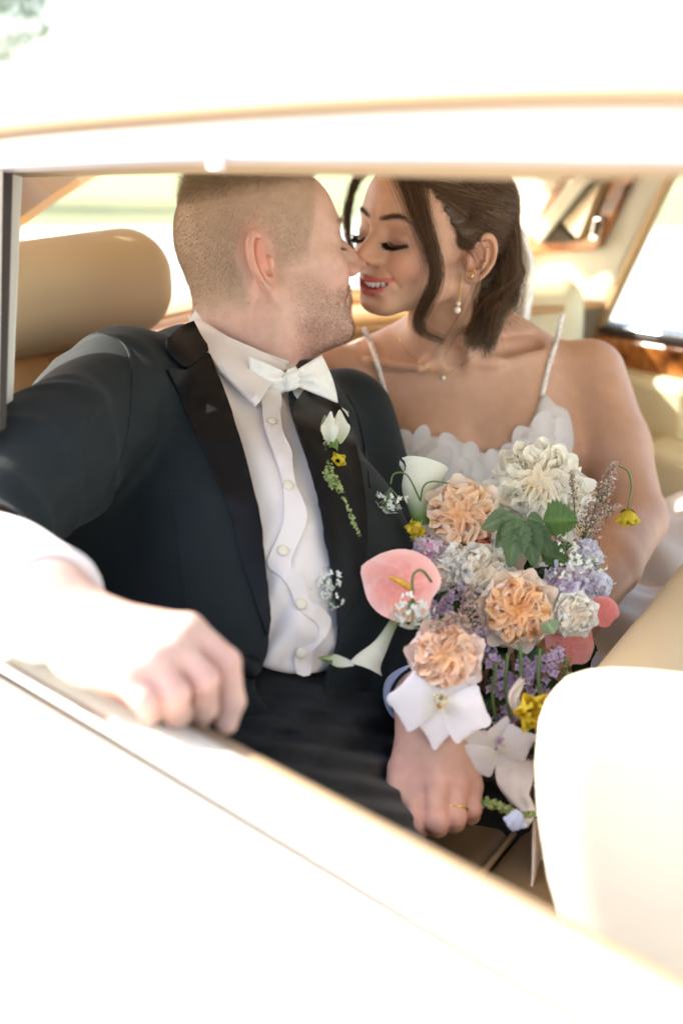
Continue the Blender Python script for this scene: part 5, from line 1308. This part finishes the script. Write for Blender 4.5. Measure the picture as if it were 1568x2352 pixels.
def leaf(base, d, n, L, W, par=bq, name='leaf', c=(.085, .16, .045), ser=.10, fold=.35):
    d = nrm(d); n = nrm(n - d * (n @ d)); s = np.cross(d, n); rows = []; nu = 25; nv = 9
    for i in range(nu):
        t = i / (nu - 1); w0 = W * math.sin(math.pi * (t * .98 + .01) ** .62) ** .8 * (1 + ser * (1 if i % 3 == 0 else -.4)); r = []
        for j in range(nv):
            w = 2 * j / (nv - 1) - 1
            r.append(base + d * L * (t - ser * .5 * abs(w) * (i % 3 == 0) * .3 + .06 * abs(w)) + s * w * w0 + n * (fold * abs(w) * w0 - .18 * L * t * t + .03 * W * math.cos(t * 40) * abs(w)))
        rows.append(r)
    v, f, T = gridmesh([np.array(rows)]); vein = np.exp(-(T[:, 1] / .10) ** 2) + .35 * (np.cos(T[:, 0] * 40 - np.abs(T[:, 1]) * 7) > .8)
    return mk(name, v, f, MAT['leaf'], par, col=mixc(c, np.array(c) * 1.9, vein * .6))
# dark greenery that fills the heart of the bouquet
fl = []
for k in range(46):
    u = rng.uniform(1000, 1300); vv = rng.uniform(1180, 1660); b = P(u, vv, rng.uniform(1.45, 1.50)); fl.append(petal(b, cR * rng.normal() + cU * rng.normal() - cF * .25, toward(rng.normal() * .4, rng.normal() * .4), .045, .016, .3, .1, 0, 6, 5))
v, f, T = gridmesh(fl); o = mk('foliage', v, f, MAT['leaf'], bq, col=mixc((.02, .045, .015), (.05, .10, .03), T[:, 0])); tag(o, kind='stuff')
garden_rose(P(1060, 1182, 1.405), toward(-.20, .22), .0385, openr=.82)
garden_rose(P(1188, 1402, 1.345), toward(-.02, .02), .0375, c_in=np.array(srgb(255, 192, 112)), c_mid=np.array(srgb(255, 222, 176)), lobes=7)
garden_rose(P(1022, 1508, 1.268), toward(-.12, .15), .0335, c_in=np.array(srgb(255, 206, 144)), c_out=np.array(srgb(255, 234, 222)))
wht = np.array(srgb(255, 251, 240)); crm = np.array(srgb(250, 243, 226))
garden_rose(P(1236, 1112, 1.455), toward(.02, .32), .047, np.array(srgb(255, 249, 228)), wht, wht, 'peony', 120, openr=.98, lobes=11)
for k in range(9):                                        # broad guard petals under the peony
    a = -.3 + math.pi * (1 + k / 8 * 1.2); d = cR * math.cos(a) * 1.1 + cU * math.sin(a) * .75 - cF * .15
    v, f, T = gridmesh([petal(P(1236, 1140, 1.46) + d * .014, d, toward(), .046, .024, .5, .1, .05, 7, 7, .6, -.3)]); mk('guard_petal', v, f, MAT['petal'], bq, col=mixc(crm, wht, T[:, 0]))
cw = np.array(srgb(250, 244, 230)); c2 = np.array(srgb(248, 232, 208))
garden_rose(P(1113, 1310, 1.375), toward(.1, .25), .0285, c2, cw, wht, 'spray_rose', 30)
garden_rose(P(1012, 1322, 1.385), toward(-.3, -.1), .0195, c2, cw, wht, 'spray_rose', 18)
garden_rose(P(1322, 1412, 1.345), toward(.1, .0), .0215, c2, cw, wht, 'spray_rose', 26)
peony(P(1050, 1282, 1.385), toward(-.2, .4), .018, crm, wht, 'ragged_blossom', 34, rag=.2)
peony(P(985, 1268, 1.40), toward(-.5, 0), .022, np.array(srgb(236, 170, 190)), np.array(srgb(240, 222, 228)), 'pink_peony', 50, rag=.16)
peony(P(1300, 1345, 1.375), toward(.3, .1), .030, np.array(srgb(214, 170, 190)), np.array(srgb(226, 218, 230)), 'pale_lilac_blossom', 60, rag=.10)
peony(P(1345, 1275, 1.40), toward(.4, .2), .020, np.array(srgb(214, 190, 215)), np.array(srgb(228, 224, 238)), 'pale_lilac_blossom', 40, rag=.10)
peony(P(1255, 1250, 1.40), toward(.2, .2), .016, np.array(srgb(190, 80, 120)), np.array(srgb(236, 190, 200)), 'pink_blossom', 26, rag=.08)
peony(P(1105, 1250, 1.40), toward(0, 0), .016, np.array(srgb(180, 80, 50)), np.array(srgb(232, 150, 110)), 'coral_blossom', 26, rag=.08)
def anthurium(C, n, roll, R, name='anthurium', sp=True, c1=srgb(246, 152, 138), c2_=srgb(250, 196, 180)):
    X, Y, Z = axes(n, roll); G = []
    for i in range(11):
        t = i / 10; r = []
        for k in range(37):
            a = 2 * math.pi * k / 36; h = 1 - .20 * math.exp(-((math.atan2(math.sin(a - math.pi / 2), math.cos(a - math.pi / 2))) / .35) ** 2) + .16 * math.exp(-((math.atan2(math.sin(a + math.pi / 2), math.cos(a + math.pi / 2))) / .30) ** 2)
            rr = R * t * h; r.append(C + X * math.cos(a) * rr * .92 + Y * math.sin(a) * rr + Z * (R * .20 * t * t + R * .035 * math.sin(a * 3 + 1) * t * t - R * .10 * t ** 6 + R * (.030 * math.cos(a * 9) * t + .02 * math.sin(a * 13 + t * 9) * t)))
        G.append(r)
    v, f, T = gridmesh([np.array(G)]); an_ = T[:, 1] * math.pi; vn = np.exp(-(np.sin(an_ * 3.5 + 1.2 * np.sin(T[:, 0] * 5)) / .16) ** 2) * .45 + .25 * np.sin(T[:, 0] * 11 + an_ * 2) ** 8
    o = mk(name, v, f, MAT['petal_gloss'], bq, col=mixc(c1, c2_, T[:, 0] ** 4 + vn))
    if sp: v, f = tube([C + Z * .003 + Y * R * .22, C + Z * .012 + X * R * -.02 + Y * R * .02, C + Z * .020 - Y * R * .30], [.0028, .0034, .0018], 9); mk('spadix', v, f, pmat('spadix_yellow', srgb(236, 180, 70), .5, noise=(300, .2), bump=(600, .001, 1)), o)
    return o
anthurium(P(926, 1346, 1.325), toward(-.15, .25), 1.15, .0372, c1=srgb(250, 158, 142), c2_=srgb(252, 200, 186))
anthurium(P(1305, 1475, 1.375), toward(.2, .0), .2, .027, sp=False, c1=srgb(242, 146, 138), c2_=srgb(248, 176, 166))
anthurium(P(1385, 1405, 1.375), toward(.2, .0), .8, .016, sp=False, c1=srgb(236, 128, 120), c2_=srgb(240, 150, 140))
def orchid(C, n, roll, R, lip=True):
    X, Y, Z = axes(n, roll); o = None
    for k, (a, L, W) in enumerate(((.12, 1.0, .60), (math.pi - .12, 1.0, .60), (math.pi / 2 + .1, .85, .34), (-math.pi / 2 - .72, .88, .36), (-math.pi / 2 + .62, .95, .36))):
        d = X * math.cos(a) + Y * math.sin(a); big = k < 2
        v, f, T = gridmesh([petal(C + d * R * .04 + Z * (.001 if big else -.002), d + Z * (.12 if big else 0), Z, R * L, R * W, -.08 if big else .08, .10, .02, 11, 11, .9 if big else .6)])
        cc = mixc(srgb(240, 238, 224), srgb(250, 248, 252), T[:, 0] * 2.4)
        if o is None: o = mk('orchid', v, f, MAT['petal'], bq, col=cc)
        else: mk('orchid_petal', v, f, MAT['petal'], o, col=cc)
    if lip:
        Gs = [petal(C + Z * .003, d_, e_, R * .30, R * .13, .8, -.3, .05) for d_, e_ in ((X * .8 - Y * .4 + Z * .7, -X), (-X * .8 - Y * .4 + Z * .7, X), (-Y + Z * .5, Z), (Y * .4 + Z, -Y))]
        v, f, T = gridmesh(Gs); mk('orchid_lip', v, f, MAT['petal'], o, col=mixc(srgb(225, 205, 90), srgb(240, 236, 215), T[:, 0] * 1.1))
        v, f = ball(C + Z * .008, (.0030, .0030, .0042), 10, 7); mk('orchid_column', v, f, pmat('orchid_orange', srgb(226, 150, 50), .4), o)
    return o
orchid(P(1010, 1618, 1.262), toward(-.1, .15), -.22, .0455)
orchid(P(1140, 1722, 1.285), toward(.1, -.45), .5, .036, False)
def calla(pts, R0, R1, mouth_n, name='calla_lily', par=bq):
    c = catmull(pts, 16); G = []
    X, Y, Z = axes(mouth_n)
    for i, p in enumerate(c):
        t = i / 15; T = nrm(c[min(i + 1, 15)] - c[max(i - 1, 0)]); x = nrm(np.cross(T, cF)); y = np.cross(T, x); r = R0 + (R1 - R0) * t ** 2.6; row = []
        for k in range(21):
            a = 2 * math.pi * k / 20 * .97 + .1; rr = r * (1 + .35 * t ** 6 * math.cos(a)) ; row.append(p + x * math.cos(a) * rr + y * math.sin(a) * rr * (1 - .3 * t) - T * (.012 * t ** 6 * math.cos(a + .5)) * (R1 / .02))
        G.append(row)
    v, f, T_ = gridmesh([np.array(G)]); return mk(name, v, f, MAT['petal'], par, col=mixc(srgb(110, 140, 62), srgb(240, 240, 222), T_[:, 0] * 1.75 - .25))
calla([P(915, 1408, 1.345), P(895, 1445, 1.335), P(868, 1490, 1.32), P(830, 1528, 1.31)], .0042, .0150, toward())
v, f, T = gridmesh([petal(P(812, 1530, 1.30), -cR * 1.0 + cU * .12, toward(0, .6), .034, .006, .8, -.25, 0, 9, 5, .5)]); mk('calla_tip', v, f, MAT['petal'], bq, col=mixc(srgb(236, 238, 218), srgb(120, 150, 60), T[:, 0] ** 2))
calla([P(968, 1205, 1.425), P(962, 1165, 1.425), P(955, 1120, 1.43), P(985, 1082, 1.44)], .010, .022, toward())
def umbel(C, n, R, name='white_umbel', par=bq, dens=34, cg=srgb(120, 150, 90)):
    X, Y, Z = axes(n); Gs = []; S = []
    for k in range(dens):
        z = rng.uniform(.0, 1); a = rng.uniform(0, 6.28); s_ = math.sqrt(1 - z * z); d = X * math.cos(a) * s_ + Y * math.sin(a) * s_ + Z * z; p = C + d * R
        S.append(tube([C - Z * R * .6, C + d * R * .5, p], .00025, 4)); L = R * rng.uniform(.30, .55)
        for m in range(4): e = nrm(np.cross(d, rng.normal(size=3))); Gs.append(petal(p, e + d * .5, d, L * .62, L * .26, .3, .1, 0, 3, 3))
    v, f, T = gridmesh(Gs); o = mk(name, v, f, MAT['petal'], par, col=mixc(srgb(214, 222, 190), srgb(244, 244, 238), T[:, 0] * 2)); v, f = merge(S); mk('stalks', v, f, MAT['stem_pale'], o); return o
pmat('stem_pale', (.30, .40, .20), .6)
umbel(P(896, 1140, 1.40), nrm(-cU * .9 - cF * .3), .016); stem([P(896, 1112, 1.40), P(905, 1088, 1.40), P(935, 1092, 1.40), P(965, 1150, 1.41)], .0009)
stem([P(965, 1150, 1.41), P(972, 1118, 1.40), P(992, 1106, 1.40), P(1030, 1110, 1.41)], .0009)
umbel(P(762, 1330, 1.33), toward(-.2, .2), .012, dens=26); umbel(P(738, 1352, 1.33), toward(-.3, 0), .012, dens=26); umbel(P(766, 1370, 1.33), toward(0, -.4), .012, dens=26)
stem([P(752, 1345, 1.34), P(778, 1318, 1.34), P(820, 1316, 1.35), P(870, 1326, 1.38)], .0008)
umbel(P(948, 1395, 1.285), nrm(-cU * .7 - cF * .6), .018, dens=54); stem([P(946, 1370, 1.285), P(948, 1322, 1.28), P(968, 1310, 1.28), P(990, 1336, 1.295)], .0013)
umbel(P(884, 1428, 1.39), toward(-.3, -.4), .013, dens=22)
umbel(P(1330, 1290, 1.345), toward(.2, .3), .014, dens=26); umbel(P(1370, 1295, 1.345), toward(.4, .3), .010, dens=16); umbel(P(1300, 1250, 1.35), toward(0, .4), .010, dens=16); umbel(P(1285, 1320, 1.345), toward(-.2, .1), .010, dens=14)
# yellow blossoms
yl = np.array(srgb(228, 205, 62)); yd = np.array(srgb(206, 170, 40))
def buttercup(C, n, R, m=7, cup=.7, el=.5, name='yellow_blossom', par=bq, N2=0):
    X, Y, Z = axes(n); Gs = []
    for k in range(m + N2):
        a = 2 * math.pi * (k + rng.normal() * .08) / m; o_ = X * math.cos(a) + Y * math.sin(a); e = el if k < m else el + .4
        Gs.append(petal(C + o_ * R * .1, o_ * math.cos(e) + Z * math.sin(e), Z * math.cos(e) - o_ * math.sin(e), R, R * .46, cup, -.15, .05, 7, 7, .7, -.4))
    v, f, T = gridmesh(Gs); return mk(name, v, f, MAT['petal'], par, col=mixc(yd, yl, T[:, 0] * 2))
buttercup(P(1212, 1628, 1.270), toward(.3, -.1), .022, 6, .8, .45, N2=4)
h_ = buttercup(P(1440, 1168, 1.44), nrm(-cU - cF * .15), .0185, 7, .4, .75, N2=5); stem([P(1440, 1170, 1.44), P(1449, 1120, 1.44), P(1440, 1082, 1.44), P(1418, 1070, 1.44)], .0010)
for k in range(6): a = k; leaf(P(1440, 1170, 1.44), cR * math.cos(a) - cU * .25 - cF * math.sin(a) * .6, cU, .008, .003, h_, 'sepal', ser=0)
peony(P(952, 1216, 1.405), toward(-.5, .1), .0125, yd, yl, 'yellow_bud', 16, rag=.01)
# small fillers that close the gaps between the large blooms
for (u, vv, d_, R_, ci, co, nm) in ((1150, 1235, 1.40, .016, crm, wht, 'cream_blossom'), (1075, 1345, 1.385, .015, (.62, .42, .46), (.86, .76, .80), 'pink_blossom'), (1105, 1445, 1.36, .014, (.60, .40, .46), (.84, .72, .78), 'pink_blossom'), (1270, 1380, 1.37, .018, (.62, .50, .58), (.84, .80, .86), 'pale_lilac_blossom'), (1110, 1490, 1.36, .015, (.45, .32, .52), (.74, .64, .80), 'lilac_blossom'), (1290, 1440, 1.37, .014, crm, wht, 'cream_blossom'), (985, 1400, 1.36, .014, (.5, .36, .5), (.78, .68, .8), 'lilac_blossom'), (1370, 1340, 1.385, .020, (.62, .54, .62), (.85, .83, .90), 'pale_lilac_blossom'), (1240, 1275, 1.40, .017, crm, wht, 'cream_blossom')):
    peony(P(u, vv, d_), toward(rng.normal() * .3, rng.normal() * .3), R_, np.array(ci), np.array(co), nm, 30, rag=.09)
# leaves
for (u, vv, d_, a, L, W, c) in ((1200, 1185, 1.362, -2.25, .042, .017, (.12, .20, .065)), (1195, 1190, 1.360, -1.75, .052, .020, (.09, .165, .05)), (1210, 1195, 1.362, -1.35, .050, .018, (.075, .14, .04)), (1222, 1200, 1.365, -1.0, .044, .015, (.065, .125, .035)), (1180, 1180, 1.365, -2.7, .036, .014, (.13, .21, .08)), (1215, 1190, 1.368, -.2, .018, .010, (.09, .16, .05))):
    leaf(P(u - 6, vv, d_), cR * math.cos(a) + cU * math.sin(a) - cF * .25, toward(.1, .3), L * .88, W * .72, c=np.array(c) * [1.0, .86, 1.15])
leaf(P(1246, 1196, 1.375), cR + cU * .05, toward(0, .2), .033, .0185, c=(.075, .14, .035), ser=.14)
leaf(P(1240, 1262, 1.375), cR - cU * .45, toward(.2, .2), .032, .013, c=(.06, .115, .03))
leaf(P(1255, 1430, 1.33), cR * .2 - cU * .3 - cF * .2, toward(.2, .2), .012, .010, c=(.22, .30, .16), ser=.1)
leaf(P(1130, 1340, 1.375), -cR * .3 - cU, toward(0, .2), .03, .009, c=(.06, .11, .03)); leaf(P(1020, 1340, 1.39), cR * .4 - cU, toward(0, .2), .03, .009, c=(.06, .11, .03))
# lilac: florets of four petals
def florets(name, pts, r, cA, cB, par=bq, kind=None):
    Gs = []
    for p in pts:
        n = toward(rng.normal() * .5, rng.normal() * .5); X, Y, Z = axes(n, rng.random() * 6)
        for k in range(4): a = k * math.pi / 2; d = X * math.cos(a) + Y * math.sin(a); Gs.append(petal(p, d, Z, r, r * .36, .3, -.15, 0, 4, 3, .6))
    v, f, T = gridmesh(Gs); o = mk(name, v, f, MAT['petal'], par, col=mixc(cA, cB, T[:, 0] * 1.4))
    S = [tube([p, p + cF * .012 + cU * .006], .0006, 4) for p in pts]; v, f = merge(S); mk('floret_stalks', v, f, MAT['stem_green'], o); return o
ll = np.array(srgb(226, 208, 230)); ld = np.array(srgb(168, 136, 184)); lp_ = np.array(srgb(228, 204, 216))
for (u, vv, su, sv, n) in ((1150, 1560, 26, 40, 34), (1215, 1540, 30, 26, 26), (1250, 1600, 22, 40, 20), (1160, 1640, 18, 22, 16), (1270, 1520, 22, 24, 14), (1130, 1520, 14, 20, 10), (1155, 1690, 18, 18, 34)):
    florets('lilac_cluster', [P(u + rng.normal() * su * .6, vv + rng.normal() * sv * .6, 1.325 + rng.normal() * .006 - (.03 if vv > 1670 else 0)) for _ in range(n)], .0062, ld, ll if vv < 1670 else lp_)
florets('lilac_cluster', [P(1020 + rng.normal() * 22, 1385 + rng.normal() * 14, 1.36 + rng.normal() * .005) for _ in range(16)], .006, ld, ll)
for pts in ([(1193, 1480), (1196, 1540), (1188, 1600)], [(1240, 1490), (1236, 1560), (1242, 1640)], [(1140, 1520), (1130, 1600), (1150, 1700)], [(1165, 1500), (1160, 1580), (1172, 1650)], [(1100, 1690), (1130, 1700), (1150, 1712)]): stem([P(u, v, 1.305) for u, v in pts], .0016)
for k in range(16): leaf(P(rng.uniform(1110, 1280), rng.uniform(1490, 1640), 1.345), cR * rng.normal() - cU * rng.random(), toward(rng.normal() * .3, rng.normal() * .3), .028, .009, c=(.035, .075, .025))
# astilbe plumes and amaranth
def plume(path, wid, n, r, name, cs, mat_l='petal', par=bq):
    c = catmull(path, 40); B = []; S = [tube(c, .0009, 5)]; cl = []
    for k in range(n):
        t = rng.random() ** .8; i = int(t * 39); w = wid * (1 - t) ** .7 + .0015; d = rng.normal(size=3); d /= np.linalg.norm(d); e = c[i] + (d + .8 * nrm(c[-1] - c[0])) * w * rng.random() ** .5
        b = ball(e, r * rng.uniform(.6, 1.2), 5, 3); B.append(b); cc = np.array(cs[rng.integers(len(cs))]) * rng.uniform(.75, 1.1); cl.append(np.tile(cc, (len(b[0]), 1)))
        if k % 7 == 0: S.append(tube([c[i], e], .0004, 3))
    v, f = merge(B); o = mk(name, v, f, MAT['petal'], par, smooth=False, col=np.concatenate(cl)); v, f = merge(S); mk('plume_stem', v, f, MAT['stem_green'], o); return o
dp = [srgb(206, 176, 164), srgb(190, 150, 142), srgb(222, 200, 186), srgb(170, 150, 120)]
plume([P(1330, 1262, 1.41), P(1355, 1200, 1.41), P(1385, 1130, 1.415), P(1414, 1058, 1.42)], .017, 900, .0012, 'astilbe', dp)
plume([P(1345, 1220, 1.405), P(1375, 1185, 1.40), P(1425, 1160, 1.40)], .008, 260, .0011, 'astilbe', dp); plume([P(1320, 1200, 1.42), P(1315, 1130, 1.43), P(1310, 1085, 1.43)], .006, 110, .0011, 'astilbe', dp)
plume([P(1085, 1440, 1.335), P(1075, 1400, 1.33), P(1080, 1350, 1.34)], .012, 300, .0014, 'astilbe', dp + [srgb(230, 190, 190)]); plume([P(985, 1440, 1.255), P(1040, 1418, 1.25), P(1080, 1455, 1.255)], .008, 320, .0014, 'astilbe', dp + [srgb(232, 190, 180)])
gm = [srgb(176, 190, 120), srgb(150, 168, 96), srgb(196, 206, 146)]
plume([P(1098, 1842, 1.28), P(1140, 1852, 1.275), P(1185, 1872, 1.27), P(1250, 1862, 1.27)], .0045, 420, .0015, 'amaranth', gm)
plume([P(1290, 1500, 1.34), P(1300, 1560, 1.335), P(1290, 1620, 1.33)], .008, 200, .0012, 'amaranth', gm)
# ribbon
def ribbon(pts, w, tw, name, mat, par=bq, n=26):
    c = catmull(pts, n); rows = []
    for i, p in enumerate(c):
        t = i / (n - 1); T = nrm(c[min(i + 1, n - 1)] - c[max(i - 1, 0)]); x = nrm(np.cross(T, cF)); y = np.cross(T, x); a = tw * t; ww = np.interp(t, np.linspace(0, 1, len(w)), w)
        rows.append([p + (x * math.cos(a) + y * math.sin(a)) * ww * s + y * .0015 * math.sin(s * 5 + t * 9) for s in np.linspace(-1, 1, 9)])
    v, f = sheet(rows, .0006); return mk(name, v, f, mat, par)
ribbon([P(1180, 1740, 1.30), P(1182, 1790, 1.285), P(1192, 1830, 1.28), P(1212, 1862, 1.275), P(1196, 1902, 1.262)], [.018, .017, .012, .008, .006], 1.1, 'ribbon', MAT['muslin'])
ribbon([P(1195, 1640, 1.275), P(1180, 1600, 1.272), P(1200, 1560, 1.28)], [.004, .006, .003], .4, 'ribbon', MAT['muslin']); ribbon([P(1170, 1868, 1.262), P(1182, 1885, 1.258), P(1192, 1905, 1.258)], [.007, .009, .007], .4, 'ribbon', MAT['cuff_blue'])
for k in range(9): stem([P(1180 + k * 6, 1440, 1.42), P(1190 + k * 4, 1600, 1.44), P(1180 + 5 * k, 1730, 1.47 + .004 * (k % 3))], .0022)
# ---------------------------------------------------------------- boutonniere on the far lapel
bt = empty('boutonniere', P(770, 1010, 1.44), 'boutonniere of small white calla, yellow blossom and trailing green amaranth pinned to the man\'s lapel', 'boutonniere')
def oj(u, v, off): 
    h = jb.ray_cast(Vector(C0), Vector(ray(u, v))); return (np.array(h[0]) if h[0] else P(u, v, 1.5)) - ray(u, v) * off
B0 = oj(768, 1010, .012)
def bo(u, v, o=0.): return oj(u, v, .004 + o)
calla([bo(760, 1040, .004), bo(762, 1015, .008), bo(768, 985, .012), bo(780, 958, .014)], .0065, .0135, toward(), 'calla_bud', bt)
v, f, T = gridmesh([petal(bo(775, 1020, .016), cU * 1 + cR * .05, toward(.2, 0), .034, .010, .9, -.05, .02, 8, 7, .6), petal(bo(762, 1022, .012), cU * 1 - cR * .02, toward(-.2, 0), .033, .009, .9, -.05, .02, 8, 7, .6)]); mk('calla_petal', v, f, MAT['petal'], bt, col=mixc(srgb(205, 214, 180), srgb(242, 240, 226), T[:, 0] * 2))
leaf(bo(752, 1015, .006), cU + -cR * .15, toward(-.3, 0), .026, .0055, bt, c=(.22, .29, .18), ser=0); leaf(bo(756, 1040, .006), cU * .2 - cR, toward(0, .3), .010, .004, bt, c=(.2, .27, .16), ser=0)
leaf(bo(722, 948, .004), cR * .9 - cU * .6, toward(0, .3), .020, .007, bt, c=(.04, .07, .025), ser=0)
buttercup(bo(778, 1056, .010), toward(-.1, -.1), .0125, 5, 1.0, .75, 'yellow_blossom', bt, N2=3)
plume([bo(745, 1020, .010), bo(755, 985, .012), bo(775, 955, .014), bo(798, 948, .014)], .0028, 130, .0011, 'astilbe', dp, par=bt); plume([bo(748, 1035, .01), bo(742, 1012, .01), bo(752, 995, .01)], .0045, 90, .0011, 'astilbe', dp, par=bt)
am = [bo(752, 1062, .006), bo(765, 1100, .008)]
for (u, vv) in ((778, 1130), (795, 1165), (812, 1205), (828, 1242)): am.append(oj(u, vv, .006))
plume(am, .0046, 620, .0013, 'amaranth', gm, par=bt); plume([bo(750, 1060, .006), bo(748, 1085, .007), bo(762, 1120, .007)], .003, 120, .0012, 'amaranth', gm, par=bt)
for (a, b_) in (((702, 985), (730, 978)), ((700, 1022), (745, 1014)), ((712, 1045), (745, 1042)), ((790, 1010), (806, 1013))):
    v, f = tube([oj(a[0], a[1], .003), oj((a[0] + b_[0]) / 2, (a[1] + b_[1]) / 2 - 3, .003), oj(b_[0], b_[1], .003)], .0005, 5); mk('frond', v, f, MAT['stem_green'], bt)
